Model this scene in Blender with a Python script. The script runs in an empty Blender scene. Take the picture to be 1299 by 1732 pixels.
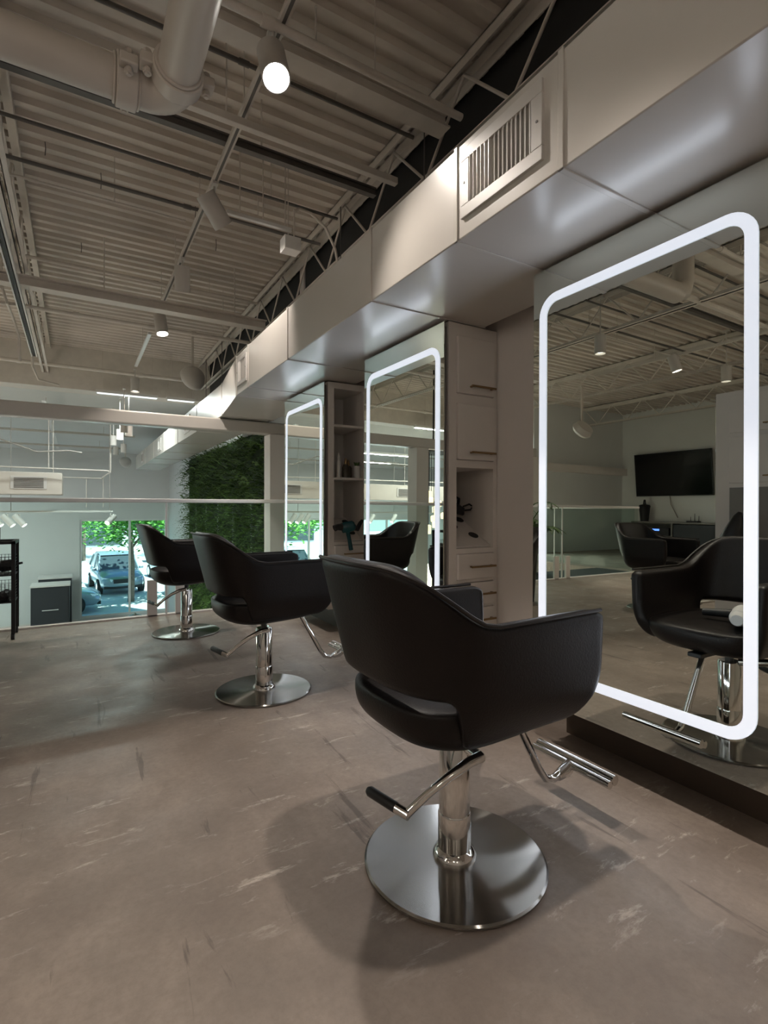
import bpy, bmesh, math, random
from mathutils import Vector, Matrix
S = bpy.context.scene
COL = S.collection
R = math.radians
random.seed(7)
# ---------------------------------------------------------------- camera
H = 1.08
cam = bpy.data.cameras.new('camera'); camo = bpy.data.objects.new('camera', cam); COL.objects.link(camo)
cam.lens = 875 / 1732 * 36; cam.sensor_width = 36; cam.sensor_fit = 'AUTO'
cam.shift_y = -8 / 1732; cam.clip_start = 0.05; cam.clip_end = 300
camo.location = (0, 0, H); camo.rotation_euler = (R(90), 0, R(-30.8))
S.camera = camo
# ---------------------------------------------------------------- world, sun, exposure
w = bpy.data.worlds.new('sky'); S.world = w; w.use_nodes = True
nt = w.node_tree; nt.nodes.clear()
o_ = nt.nodes.new('ShaderNodeOutputWorld'); b_ = nt.nodes.new('ShaderNodeBackground'); k_ = nt.nodes.new('ShaderNodeTexSky')
k_.sky_type = 'HOSEK_WILKIE'; k_.turbidity = 3.0; k_.sun_direction = (0.2, -0.5, 0.75); k_.ground_albedo = 0.4
b_.inputs['Strength'].default_value = 4.5
nt.links.new(k_.outputs[0], b_.inputs['Color']); nt.links.new(b_.outputs[0], o_.inputs[0])
sl = bpy.data.lights.new('sun', 'SUN'); sl.energy = 10.0; sl.angle = R(1); sl.color = (1, .97, .92)
so = bpy.data.objects.new('sun', sl); COL.objects.link(so); so.rotation_euler = (R(20), R(12), 0); so.location = (0, 0, 30)
S.view_settings.view_transform = 'Standard'; S.view_settings.look = 'None'
S.view_settings.exposure = 0.60; S.view_settings.gamma = 1; S.view_settings.use_curve_mapping = False
try:
    S.cycles.use_denoising = True; S.cycles.max_bounces = 10; S.cycles.glossy_bounces = 6
    S.cycles.transparent_max_bounces = 16; S.cycles.sample_clamp_indirect = 4; S.cycles.caustics_reflective = False
except Exception: pass
CAN_W = 64.0          # watts of each ceiling can
RING_E = 0.47
RING_W = 2.6         # watts of each mirror ring         # mirror ring emission

# ---------------------------------------------------------------- materials
def newmat(n):
    m = bpy.data.materials.new(n); m.use_nodes = True
    return m, m.node_tree, m.node_tree.nodes['Principled BSDF']
def pm(n, col, rough=.5, metal=0, noise=0, nscale=8, bump=0, bscale=60, coat=0, spec=.5, emit=None, es=0, stretch=None):
    m, t, p = newmat(n)
    p.inputs['Base Color'].default_value = (*col, 1); p.inputs['Roughness'].default_value = rough
    p.inputs['Metallic'].default_value = metal; p.inputs['Coat Weight'].default_value = coat
    p.inputs['Specular IOR Level'].default_value = spec
    if emit: p.inputs['Emission Color'].default_value = (*emit, 1); p.inputs['Emission Strength'].default_value = es
    tc = t.nodes.new('ShaderNodeTexCoord'); src = tc.outputs['Object']
    if stretch:
        mp = t.nodes.new('ShaderNodeMapping'); mp.inputs['Scale'].default_value = stretch
        t.links.new(src, mp.inputs[0]); src = mp.outputs[0]
    if noise:
        nz = t.nodes.new('ShaderNodeTexNoise'); nz.inputs['Scale'].default_value = nscale; nz.inputs['Detail'].default_value = 5
        t.links.new(src, nz.inputs['Vector'])
        cr = t.nodes.new('ShaderNodeMapRange'); cr.inputs[1].default_value = .3; cr.inputs[2].default_value = .7
        cr.inputs[3].default_value = 1 - noise; cr.inputs[4].default_value = 1 + noise
        t.links.new(nz.outputs['Fac'], cr.inputs[0])
        vm = t.nodes.new('ShaderNodeVectorMath'); vm.operation = 'SCALE'; vm.inputs[0].default_value = col
        t.links.new(cr.outputs[0], vm.inputs['Scale']); t.links.new(vm.outputs[0], p.inputs['Base Color'])
    if bump:
        nb = t.nodes.new('ShaderNodeTexNoise'); nb.inputs['Scale'].default_value = bscale; nb.inputs['Detail'].default_value = 3
        t.links.new(src, nb.inputs['Vector'])
        bp = t.nodes.new('ShaderNodeBump'); bp.inputs['Strength'].default_value = bump; bp.inputs['Distance'].default_value = .01
        t.links.new(nb.outputs['Fac'], bp.inputs['Height']); t.links.new(bp.outputs[0], p.inputs['Normal'])
    return m
M = {}
M['deck'] = pm('painted_deck', (.68, .62, .55), .6, noise=.10, nscale=1.5)
M['steel'] = pm('painted_steel', (.70, .65, .59), .45, noise=.06)
M['dark_steel'] = pm('dark_conduit', (.12, .11, .10), .5, noise=.1)
M['pipe'] = pm('painted_pipe', (.60, .55, .49), .38, noise=.05, nscale=3)
M['duct'] = pm('painted_duct', (.60, .565, .52), .27, noise=.04, nscale=1.2, bump=.06, bscale=2.5, spec=.6)
M['wall'] = pm('painted_wall', (.78, .73, .69), .7, noise=.02, nscale=3)
M['hallwall'] = pm('hall_wall', (.72, .73, .72), .75, noise=.02, nscale=2)
M['cab'] = pm('cabinet_paint', (.76, .71, .665), .5, noise=.015)
M['white'] = pm('white_plastic', (.78, .76, .73), .4, noise=.02)
M['white_metal'] = pm('white_metal', (.60, .57, .53), .35, noise=.02)
M['track'] = pm('track_metal', (.82, .82, .80), .3, noise=.02)
M['black'] = pm('black_plastic', (.012, .012, .013), .45, noise=.1)
M['screen'] = pm('screen_glass', (.004, .004, .005), .12, noise=.05)
M['leather'] = pm('dark_leather', (.0065, .0040, .0035), .42, spec=.32, noise=.15, nscale=25, bump=.10, bscale=160)
M['piping'] = pm('leather_piping', (.012, .009, .008), .42, noise=.1)
M['chrome'] = pm('chrome', (.72, .71, .69), .08, metal=1, noise=.02)
M['brass'] = pm('brass_handle', (.30, .20, .10), .35, metal=1, noise=.05)
M['kick'] = pm('dark_toe_kick', (.06, .04, .027), .55, noise=.15, nscale=6)
M['charcoal'] = pm('charcoal_laminate', (.03, .035, .042), .5, noise=.08)
M['teal'] = pm('teal_plastic', (.01, .09, .11), .25, noise=.05)
M['glassjar'] = pm('smoked_glass', (.06, .05, .035), .15, noise=.1)
M['tv_grey'] = pm('grey_laminate', (.22, .21, .19), .5, noise=.04)
M['led'] = pm('led_diffuser', (.9, .9, .92), .4, emit=(.80, .87, 1.0), es=RING_E, noise=.01)
M['lampglow'] = pm('lamp_lens', (.9, .9, .9), .4, emit=(1, .96, .88), es=16, noise=.01)
M['dimglow'] = pm('lamp_lens_soft', (.9, .9, .9), .4, emit=(1, .95, .86), es=2.0, noise=.01)
M['fillglow'] = pm('fill_globe', (.9, .88, .84), .3, emit=(1, .93, .82), es=3.0, noise=.01)  # glow of the added fill globes
M['striplight'] = pm('strip_light', (.9, .9, .9), .4, emit=(.85, .95, 1.0), es=.75, noise=.01)
M['bulb'] = pm('pendant_glow', (.9, .8, .6), .4, emit=(1, .80, .5), es=1.3, noise=.02)
M['bluelcd'] = pm('blue_display', (.1, .2, .9), .4, emit=(.1, .25, 1), es=1.5, noise=.02)
M['leaf'] = pm('leaf_green', (.05, .115, .02), .5, noise=.5, nscale=2.2)
M['fern'] = pm('fern_green', (.082, .155, .03), .55, noise=.55, nscale=1.6)
M['treeleaf'] = pm('tree_leaf', (.16, .42, .07), .55, noise=.35, nscale=1.2)
M['bark'] = pm('bark', (.16, .12, .09), .9, noise=.3, nscale=12, bump=.5, bscale=20)
M['moss'] = pm('moss_backing', (.02, .04, .012), .9, noise=.4, nscale=10)
M['asphalt'] = pm('parking_concrete', (.62, .66, .66), .85, noise=.08, nscale=.8)
M['hallfloor'] = pm('hall_floor', (.30, .28, .26), .5, noise=.1, nscale=1)
M['rubber'] = pm('tyre_rubber', (.02, .02, .02), .8, noise=.1)
M['carblue'] = pm('car_grey_blue', (.34, .41, .46), .25, metal=.4, coat=.6, noise=.02)
M['carwhite'] = pm('car_white', (.75, .78, .80), .25, coat=.6, noise=.02)
M['carred'] = pm('car_silver', (.45, .47, .48), .25, metal=.4, coat=.6, noise=.02)
M['carglass'] = pm('car_glass', (.05, .07, .08), .08, noise=.02)
M['headlight'] = pm('headlight_glass', (.8, .85, .9), .1, noise=.02)
M['facade'] = pm('pale_facade', (.62, .66, .68), .8, noise=.05, nscale=.6)
M['pot'] = pm('planter_black', (.015, .015, .015), .5, noise=.1)
M['cable'] = pm('cable_grey', (.35, .33, .30), .6, noise=.05)
M['rug'] = pm('dark_mat', (.03, .035, .035), .9, noise=.2)
M['grille'] = pm('grille_white', (.58, .55, .52), .35, noise=.02)
M['gapshade'] = pm('gap_shadow', (.03, .03, .03), .8, noise=.1)  # shade painted as colour, behind vent blades and above the duct

def mirror_mat():
    m, t, p = newmat('mirror_silver')
    p.inputs['Base Color'].default_value = (.80, .83, .76, 1); p.inputs['Metallic'].default_value = 1; p.inputs['Roughness'].default_value = .0
    return m
M['mirror'] = mirror_mat()
def glass_mat(n, tint, refl=.08, opaq=0.0, ocol=(.5, .6, .6)):
    m = bpy.data.materials.new(n); m.use_nodes = True; t = m.node_tree; t.nodes.clear()
    o = t.nodes.new('ShaderNodeOutputMaterial'); tr = t.nodes.new('ShaderNodeBsdfTransparent'); gl = t.nodes.new('ShaderNodeBsdfGlossy')
    tr.inputs[0].default_value = (*tint, 1); gl.inputs['Roughness'].default_value = .01; gl.inputs[0].default_value = (1, 1, 1, 1)
    lw = t.nodes.new('ShaderNodeLayerWeight'); lw.inputs[0].default_value = .5
    pw = t.nodes.new('ShaderNodeMath'); pw.operation = 'POWER'; pw.inputs[1].default_value = 4.5; t.links.new(lw.outputs['Facing'], pw.inputs[0])
    fr = t.nodes.new('ShaderNodeMath'); fr.operation = 'MULTIPLY_ADD'; fr.inputs[1].default_value = .30; fr.inputs[2].default_value = .004; t.links.new(pw.outputs[0], fr.inputs[0])
    mx = t.nodes.new('ShaderNodeMixShader'); t.links.new(fr.outputs[0], mx.inputs[0])
    t.links.new(tr.outputs[0], mx.inputs[1]); t.links.new(gl.outputs[0], mx.inputs[2]); t.links.new(mx.outputs[0], o.inputs[0])
    return m
M['glass'] = glass_mat('railing_glass', (.90, .955, .94))
M['winglass'] = glass_mat('window_glass', (.84, .96, .96))
def brushed():
    m, t, p = newmat('brushed_base_steel')
    p.inputs['Base Color'].default_value = (.38, .365, .34, 1); p.inputs['Metallic'].default_value = 1; p.inputs['Roughness'].default_value = .20; p.inputs['Anisotropic Rotation'].default_value = .25
    p.inputs['Anisotropic'].default_value = 1.0
    tg = t.nodes.new('ShaderNodeTangent'); tg.direction_type = 'RADIAL'; tg.axis = 'Z'
    t.links.new(tg.outputs[0], p.inputs['Tangent'])
    return m
M['brushed'] = brushed()
def floor_mat():
    m, t, p = newmat('worn_concrete_floor'); L = t.links; N = t.nodes.new
    tc = N('ShaderNodeTexCoord'); 
    def noise(scale, detail, st=(1, 1, 1), rot=0, loc=(0, 0, 0), rough=.5, dist=0):
        mp = N('ShaderNodeMapping'); mp.inputs['Scale'].default_value = st; mp.inputs['Rotation'].default_value = (0, 0, rot); mp.inputs['Location'].default_value = loc
        n = N('ShaderNodeTexNoise'); n.inputs['Scale'].default_value = scale; n.inputs['Detail'].default_value = detail
        n.inputs['Roughness'].default_value = rough; n.inputs['Distortion'].default_value = dist
        L.new(tc.outputs['Object'], mp.inputs[0]); L.new(mp.outputs[0], n.inputs['Vector']); return n.outputs['Fac']
    def rng(src, a, b, c, d):
        r = N('ShaderNodeMapRange'); r.inputs[1].default_value = a; r.inputs[2].default_value = b; r.inputs[3].default_value = c; r.inputs[4].default_value = d
        L.new(src, r.inputs[0]); return r.outputs[0]
    def mix(f, a, b):
        x = N('ShaderNodeMix'); x.data_type = 'RGBA'; L.new(f, x.inputs[0])
        for i, v in ((6, a), (7, b)):
            if isinstance(v, tuple): x.inputs[i].default_value = (*v, 1)
            else: L.new(v, x.inputs[i])
        return x.outputs[2]
    c = mix(rng(noise(1.3, 6, rough=.6), .35, .65, 0, 1), (.235, .185, .152), (.44, .362, .303))
    c = mix(rng(noise(7, 8, (1, .6, 1), .3, rough=.65), .32, .68, 0, .65), c, (.235, .19, .16))
    c = mix(rng(noise(45, 8, rough=.75), .42, .66, 0, .30), c, (.16, .13, .11))
    # pale worn streaks, roughly along the room
    st = rng(noise(4.2, 10, (1.0, 3.4, 1), R(-14), (3, 1, 0), .75, .3), .575, .66, 0, 1)
    fld = rng(noise(.8, 3, loc=(5, 2, 0)), .40, .56, 0, .9)
    mm = N('ShaderNodeMath'); mm.operation = 'MULTIPLY'; L.new(st, mm.inputs[0]); L.new(fld, mm.inputs[1])
    c = mix(mm.outputs[0], c, (.66, .58, .51))
    # dark scuffs
    sc = rng(noise(1.9, 10, (7.0, .8, 1), R(38), (7, 3, 0), .6, .5), .625, .675, 0, .6)
    c = mix(sc, c, (.10, .08, .07))
    L.new(c, p.inputs['Base Color'])
    L.new(rng(noise(4, 5), .3, .7, .42, .60), p.inputs['Roughness'])
    bp = N('ShaderNodeBump'); bp.inputs['Strength'].default_value = .12; bp.inputs['Distance'].default_value = .01
    L.new(noise(30, 6), bp.inputs['Height']); L.new(bp.outputs[0], p.inputs['Normal'])
    return m
M['floor'] = floor_mat()

# ---------------------------------------------------------------- mesh builder
class MB:
    def __init__(s): s.v = []; s.f = []
    def add(s, vs, fs):
        n = len(s.v); s.v += [Vector(v) for v in vs]; s.f += [tuple(i + n for i in f) for f in fs]; return s
    def box(s, x0, x1, y0, y1, z0, z1):
        vs = [(x, y, z) for x in (x0, x1) for y in (y0, y1) for z in (z0, z1)]
        return s.add(vs, [(0, 1, 3, 2), (4, 6, 7, 5), (0, 4, 5, 1), (2, 3, 7, 6), (0, 2, 6, 4), (1, 5, 7, 3)])
    def obox(s, c, size, mat):
        a, b, d = [q / 2 for q in size]
        vs = [mat @ Vector((x, y, z)) + Vector(c) for x in (-a, a) for y in (-b, b) for z in (-d, d)]
        return s.add(vs, [(0, 1, 3, 2), (4, 6, 7, 5), (0, 4, 5, 1), (2, 3, 7, 6), (0, 2, 6, 4), (1, 5, 7, 3)])
    def cyl(s, p0, p1, r0, r1=None, seg=20, caps=True):
        p0 = Vector(p0); p1 = Vector(p1); r1 = r0 if r1 is None else r1
        q = (p1 - p0).to_track_quat('Z', 'Y'); vs = []
        for p, r in ((p0, r0), (p1, r1)):
            for i in range(seg):
                a = 2 * math.pi * i / seg; vs.append(p + q @ Vector((r * math.cos(a), r * math.sin(a), 0)))
        fs = [(i, (i + 1) % seg, seg + (i + 1) % seg, seg + i) for i in range(seg)]
        if caps: fs += [tuple(range(seg - 1, -1, -1)), tuple(range(seg, 2 * seg))]
        return s.add(vs, fs)
    def tube(s, pts, r, seg=12, closed=False, flat=1.0):
        pts = [Vector(p) for p in pts]; n = len(pts); vs = []
        rr = r if isinstance(r, (list, tuple)) else [r] * n
        up = None
        for i, p in enumerate(pts):
            t = (pts[(i + 1) % n] - pts[i - 1]) if closed else (pts[min(i + 1, n - 1)] - pts[max(i - 1, 0)])
            t.normalize()
            if up is None:
                up = Vector((0, 0, 1)) if abs(t.z) < .9 else Vector((1, 0, 0))
            a = t.cross(up).normalized(); b = a.cross(t).normalized(); up = b
            for k in range(seg):
                g = 2 * math.pi * k / seg; vs.append(p + a * math.cos(g) * rr[i] * flat + b * math.sin(g) * rr[i])
        fs = []
        for i in range(n if closed else n - 1):
            j = (i + 1) % n
            for k in range(seg): fs.append((i * seg + k, i * seg + (k + 1) % seg, j * seg + (k + 1) % seg, j * seg + k))
        if not closed: fs += [tuple(range(seg - 1, -1, -1)), tuple(range((n - 1) * seg, n * seg))]
        return s.add(vs, fs)
    def lathe(s, prof, c=(0, 0, 0), seg=32, mat=None):
        vs = []; n = len(prof)
        for r, z in prof:
            for k in range(seg):
                g = 2 * math.pi * k / seg; v = Vector((r * math.cos(g), r * math.sin(g), z))
                vs.append((mat @ v if mat else v) + Vector(c))
        fs = [(i * seg + k, i * seg + (k + 1) % seg, (i + 1) * seg + (k + 1) % seg, (i + 1) * seg + k) for i in range(n - 1) for k in range(seg)]
        fs += [tuple(range(seg - 1, -1, -1)), tuple(range((n - 1) * seg, n * seg))]
        return s.add(vs, fs)
    def prism(s, poly, axis, a, b):      # polygon of 2D points extruded along an axis
        def P(p, t): return {'x': (t, p[0], p[1]), 'y': (p[0], t, p[1]), 'z': (p[0], p[1], t)}[axis]
        n = len(poly); vs = [P(p, a) for p in poly] + [P(p, b) for p in poly]
        return s.add(vs, [(i, (i + 1) % n, n + (i + 1) % n, n + i) for i in range(n)] + [tuple(range(n - 1, -1, -1)), tuple(range(n, 2 * n))])
    def grid(s, fn, nu, nv, cu=False, cv=False):
        vs = [fn(i, j) for i in range(nu) for j in range(nv)]; fs = []
        for i in range(nu if cu else nu - 1):
            for j in range(nv if cv else nv - 1):
                fs.append((i * nv + j, ((i + 1) % nu) * nv + j, ((i + 1) % nu) * nv + (j + 1) % nv, i * nv + (j + 1) % nv))
        return s.add(vs, fs)
    def split(s, name, mat, parent, **k):
        # one object per closed piece
        par = list(range(len(s.v)))
        def fd(a):
            while par[a] != a: par[a] = par[par[a]]; a = par[a]
            return a
        for f in s.f:
            for q in f[1:]: par[fd(q)] = fd(f[0])
        gr = {}
        for f in s.f: gr.setdefault(fd(f[0]), []).append(f)
        out = []
        for fs in gr.values():
            m = MB(); ix = {}
            for f in fs:
                for q in f:
                    if q not in ix: ix[q] = len(m.v); m.v.append(s.v[q])
                m.f.append(tuple(ix[q] for q in f))
            out.append(m.build(name, mat, parent, **k))
        return out
    def build(s, name, mat, parent=None, smooth=True, bevel=0, angle=35, sub=0, solid=0, loc=None, soloff=-1):
        me = bpy.data.meshes.new(name); me.from_pydata([tuple(v) for v in s.v], [], s.f); me.validate()
        bm = bmesh.new(); bm.from_mesh(me); bmesh.ops.recalc_face_normals(bm, faces=bm.faces); bm.to_mesh(me); bm.free()
        me.materials.append(M[mat] if isinstance(mat, str) else mat)
        if smooth:
            for p in me.polygons: p.use_smooth = True
            if not sub: me.set_sharp_from_angle(angle=R(angle))
        o = bpy.data.objects.new(name, me); COL.objects.link(o)
        if parent: o.parent = parent
        if loc: o.location = loc
        if bevel:
            b = o.modifiers.new('bevel', 'BEVEL'); b.width = bevel; b.segments = 2; b.limit_method = 'ANGLE'; b.harden_normals = False
        if solid:
            b = o.modifiers.new('solid', 'SOLIDIFY'); b.thickness = solid; b.offset = soloff
        if sub:
            b = o.modifiers.new('sub', 'SUBSURF'); b.levels = sub; b.render_levels = sub
        return o
def tag(o, label, cat, group=None, kind=None):
    if label: o['label'] = label
    if cat: o['category'] = cat
    if group: o['group'] = group
    if kind: o['kind'] = kind
    return o
def root(name, loc, label, cat, group=None, rz=0):
    o = bpy.data.objects.new(name, None); COL.objects.link(o); o.location = loc; o.rotation_euler = (0, 0, rz)
    o.empty_display_size = .1
    return tag(o, label, cat, group)
def struct(name, mb, mat, **k):
    o = mb.build(name, mat, **k); o['kind'] = 'structure'; return o
def copy_tree(o, parent=None):
    c = o.copy(); COL.objects.link(c)
    if parent: c.parent = parent
    for ch in list(o.children): copy_tree(ch, c)
    return c
def dup(o, loc, rz=None, label=None, group=None):
    c = copy_tree(o); c.location = loc
    if rz is not None: c.rotation_euler = (c.rotation_euler[0], c.rotation_euler[1], rz)
    if label: c['label'] = label
    if group: c['group'] = group
    return c
def sm(x, a=0, b=1):
    x = max(0, min(1, (x - a) / (b - a))); return x * x * (3 - 2 * x)
# ================================================================ SETTING
# dims
DK = H + 2.78            # deck height
XM = 1.82                # mirror plane
XB = 2.24                # back wall
YE = 5.55                # gallery edge
LF = -2.75               # lower hall floor
YF = 20.0                # far wall
XL = -9.9                # left wall of gallery
XR = 2.9                 # right wall of hall
YB = 10.45               # bulkhead
struct('floor', MB().box(XL, XB, -3.2, YE, -.30, 0), 'floor', smooth=False)
struct('floor_lower', MB().box(-11, XR, YE - .6, YF, LF - .2, LF), 'hallfloor', smooth=False)
struct('wall_right', MB().box(XB, XB + .12, -3.2, YE + .12, LF, H + 1.5), 'wall', smooth=False)
struct('wall_gap_shade', MB().box(XB + .02, XB + .10, -3.2, YB + 0, H + 1.5, DK + .05), 'gapshade', smooth=False)  # near-black colour stands in for the unlit gap above the duct
struct('wall_left', MB().box(XL - .12, XL, -3.2, 9.3, LF, DK + .05), 'hallwall', smooth=False)
struct('wall_behind', MB().box(XL, XB, -3.32, -3.2, 0, DK + .05), 'wall', smooth=False)
struct('wall_stair', MB().box(XL - .12, -6.3, 9.3, 9.42, LF, DK + .05), 'hallwall', smooth=False)
struct('wall_hall_right', MB().box(XR, XR + .12, YE, YF, LF, DK + .05), 'hallwall', smooth=False)
struct('wall_under_gallery', MB().box(-11, XR, YE - .72, YE - .6, LF, -.30), 'hallwall', smooth=False)
struct('wall_return', MB().box(XB, XR + .12, YE, YE + .12, LF, DK), 'wall', smooth=False)
struct('wall_hall_left', MB().box(-11.12, -11, 5, YF, LF, DK + .05), 'hallwall', smooth=False)
struct('wall_hall_near', MB().box(-11, XL - .12, 4.9, 5.02, LF, DK + .05), 'hallwall', smooth=False)
# far wall with window openings: (x0, x1)
wins = [(.12, 2.82), (-6.3, -3.1), (-10.4, -7.2)]
WB, WT = LF + .12, .67
mb = MB(); xs = [-11] + [c for wv in sorted(wins) for c in wv] + [XR]
for i in range(0, len(xs), 2): mb.box(xs[i], xs[i + 1], YF, YF + .2, LF, WT)
mb.box(-11, XR, YF, YF + .2, WT, DK); 
for a, b in wins: mb.box(a, b, YF, YF + .2, LF, WB)
struct('wall_far', mb, 'hallwall', smooth=False)
for n, (a, b) in enumerate(wins):
    f = MB(); f.box(a, b, YF + .04, YF + .12, WT - .06, WT); f.box(a, b, YF + .04, YF + .12, WB, WB + .06)
    f.box(a, a + .06, YF + .04, YF + .12, WB + .06, WT - .06); f.box(b - .06, b, YF + .04, YF + .12, WB + .06, WT - .06)
    c = a + (b - a) * (.555 if n == 0 else .5); f.box(c - .035, c + .035, YF + .04, YF + .12, WB + .06, WT - .06)
    o = struct('window_%d' % (n + 1), f, 'track', smooth=False)
    MB().box(a + .06, c - .035, YF + .075, YF + .08, WB + .06, WT - .06).box(c + .035, b - .06, YF + .075, YF + .08, WB + .06, WT - .06).build('pane', 'winglass', o, smooth=False)
# corrugated deck ceiling, ribs run across the room
mb = MB(); prof = []; y = -3.3; pt = .1524
while y < 10.5:
    prof += [(y, DK), (y + .055, DK), (y + .070, DK + .04), (y + .137, DK + .04)]; y += pt
prof = [(a, b) for a, b in prof] + [(y, DK), (y, DK + .12), (-3.3, DK + .12)]
vs = [(x, a, b) for x in (-11.2, XR + .15) for a, b in prof[:-2]]; n = len(prof) - 2
mb.add(vs, [(i, i + 1, n + i + 1, n + i) for i in range(n - 1)])
mb.box(-11.2, XR + .15, -3.3, y, DK + .07, DK + .15)
struct('ceiling', mb, 'deck', smooth=False)
# lower sloping ceiling over the hall beyond the bulkhead
mb = MB(); a = H + 2.15; b = H + 1.86
vs = []; k = 60
for i in range(k + 1):
    yy = YB + .5 + (YF - YB - .5) * i / k; zz = a + (b - a) * i / k + (.03 if i % 2 else 0)
    vs += [(-11, yy, zz), (XR, yy, zz)]
mb.add(vs, [(2 * i, 2 * i + 1, 2 * i + 3, 2 * i + 2) for i in range(k)])
mb.box(-11, XR, YB + .4, YF, DK - .1, DK)
struct('ceiling_hall', mb, 'hallwall', smooth=False)
struct('wall_bulkhead', MB().box(-11, XR, YB, YB + .4, H + 2.05, DK), 'steel', smooth=False)
struct('baseboard_gallery', MB().box(XL, XB, YE, YE + .06, -.30, .015), 'cab', smooth=False)
struct('baseboard_hall', MB().box(-2.9, .06, YF - .02, YF, LF, LF + .1), 'cab', smooth=False)
struct('baseboard_left', MB().box(XL, XL + .015, -3.2, YE, 0, .09), 'cab', smooth=False)
struct('trim_ledge', MB().box(XL, -6.3, 9.14, 9.3, H + 1.02, H + 1.22), 'wall', smooth=False)
struct('floor_landing', MB().box(-4.9, -3.0, YE + .06, 6.38, -.30, 0), 'rug', smooth=False)
struct('floor_lounge', MB().box(XL, -4.9, YE, 9.3, -.30, 0), 'floor', smooth=False)
# outside ground
struct('ground', MB().box(-60, 60, YF + .2, 80, LF - .2, LF - .02), 'asphalt', smooth=False)

# ================================================================ steel and services overhead
def joist(x, label, y0=-3.1, y1=YB):
    r = root('roof_joist', (x, y0, 0), label, 'joist', 'open web joists under the deck'); L = y1 - y0
    zt, zb = DK - .005, DK - .50
    MB().box(-.075, -.012, 0, L, zt - .008, zt).box(-.075, -.067, 0, L, zt - .07, zt).box(.012, .075, 0, L, zt - .008, zt).box(.067, .075, 0, L, zt - .07, zt).build('top_chord', 'steel', r, smooth=False)
    MB().box(-.05, -.012, 0, L, zb, zb + .007).box(-.018, -.012, 0, L, zb, zb + .045).box(.012, .05, 0, L, zb, zb + .007).box(.012, .018, 0, L, zb, zb + .045).build('bottom_chord', 'steel', r, smooth=False)
    m = MB(); y = .2; up = True
    while y + .42 < L:
        a = (0, y, zb + .02 if up else zt - .03); b = (0, y + .42, zt - .03 if up else zb + .02)
        m.tube([a, b], .011, 8); y += .42; up = not up
    m.build('web', 'steel', r)
joist(2.12, 'open web steel joist in the dark gap behind the long duct')
joist(-.44, 'open web steel joist overhead at the left edge, beside the pale channel')
joist(-2.2, 'open web steel joist, the nearest chord crossing the nearest lit mirror')
joist(-5.1, 'open web steel joist reflected in the middle of the nearest lit mirror')
joist(-8.2, 'open web steel joist reflected just above the television wall')
def xrun(name, Y, rel, kind, size, x0, x1, mat, label, cat, group=None):
    """straight member across the room"""
    m = MB(); z = H + rel
    r = root(name, ((x0 + x1) / 2, Y, z), label, cat, group); h = (x1 - x0) / 2
    if kind == 'pipe':
        m.cyl((-h, 0, 0), (h, 0, 0), size, seg=14).build('pipe_run', mat, r)
        c = MB()
        for t in (-.62, -.1, .45, .8): c.cyl((h * t - .03, 0, 0), (h * t + .03, 0, 0), size * 1.35, seg=14)
        c.split('coupling', mat, r)
        hg = MB()
        for t in (-.5, .3, .9): hg.cyl((h * t, 0, 0), (h * t, 0, DK - z), .004, seg=6)
        hg.split('hanger_rod', 'steel', r)
    elif kind == 'beam':
        m.box(-h, h, -size[0] / 2, size[0] / 2, -size[1] / 2, -size[1] / 2 + .012).box(-h, h, -size[0] / 2, size[0] / 2, size[1] / 2 - .012, size[1] / 2).box(-h, h, -.008, .008, -size[1] / 2 + .012, size[1] / 2 - .012)
        m.build('beam_section', mat, r, smooth=False)
        hg = MB()
        for t in (-.5, .3, .85): hg.cyl((h * t, 0, size[1] / 2), (h * t, 0, DK - z), .006, seg=6)
        hg.split('hanger_rod', 'steel', r)
    else:
        m.box(-h, h, -size[0] / 2, size[0] / 2, -size[1] / 2, size[1] / 2)
        m.build('channel_section', mat, r, smooth=False, bevel=.003)
        hg = MB()
        for t in (-.6, .1, .8): hg.cyl((h * t, 0, size[1] / 2), (h * t, 0, DK - z), .005, seg=6)
        hg.split('hanger_rod', 'steel', r)
    return r
G = 'members crossing the ceiling'
xrun('sprinkler_pipe', 2.42, 2.33, 'pipe', .021, XL, 1.98, 'steel', 'thin painted pipe crossing just before the lit ceiling can', 'pipe')
xrun('ceiling_beam', 2.66, 2.46, 'beam', (.12, .11), XL, 2.04, 'steel', 'grey flanged beam crossing right behind the thin pipe at the top', 'beam')
xrun('conduit', 3.02, 2.60, 'pipe', .013, XL, 2.04, 'dark_steel', 'thin dark conduit crossing the deck just beyond the lit can', 'conduit')
xrun('strut_channel', 3.10, 2.30, 'chan', (.045, .045), XL, 1.95, 'steel', 'pale strut channel crossing above the tilted can, meets the duct by the vent', 'channel')
xrun('ceiling_beam', 3.46, 2.42, 'beam', (.05, .06), XL, 1.98, 'dark_steel', 'dark narrow beam crossing the ceiling between the strut channel and tilted can', 'beam')
xrun('conduit', 4.06, 2.50, 'pipe', .012, XL, 1.95, 'dark_steel', 'dark conduit crossing right above the tilted can', 'conduit')
xrun('conduit', 4.5, 2.48, 'pipe', .014, XL, 1.98, 'dark_steel', 'dark conduit crossing beyond the tilted can, behind the small white box', 'conduit')
xrun('conduit', 4.62, 2.42, 'pipe', .010, XL, .8, 'steel', 'pale thin conduit ending beside the tilted can', 'conduit')
xrun('conduit', 6.45, 2.58, 'pipe', .018, XL, 1.98, 'steel', 'painted pipe crossing the deck above the pale far beam', 'pipe')
xrun('ceiling_beam', 6.05, 2.17, 'beam', (.13, .10), -2.9, 1.95, 'steel', 'pale flanged beam with a bright lamp glare patch', 'beam')
xrun('sprinkler_pipe', 6.75, 2.16, 'pipe', .022, -5.2, 1.98, 'steel', 'round pipe crossing just below the glare-lit beam', 'pipe')
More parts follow.
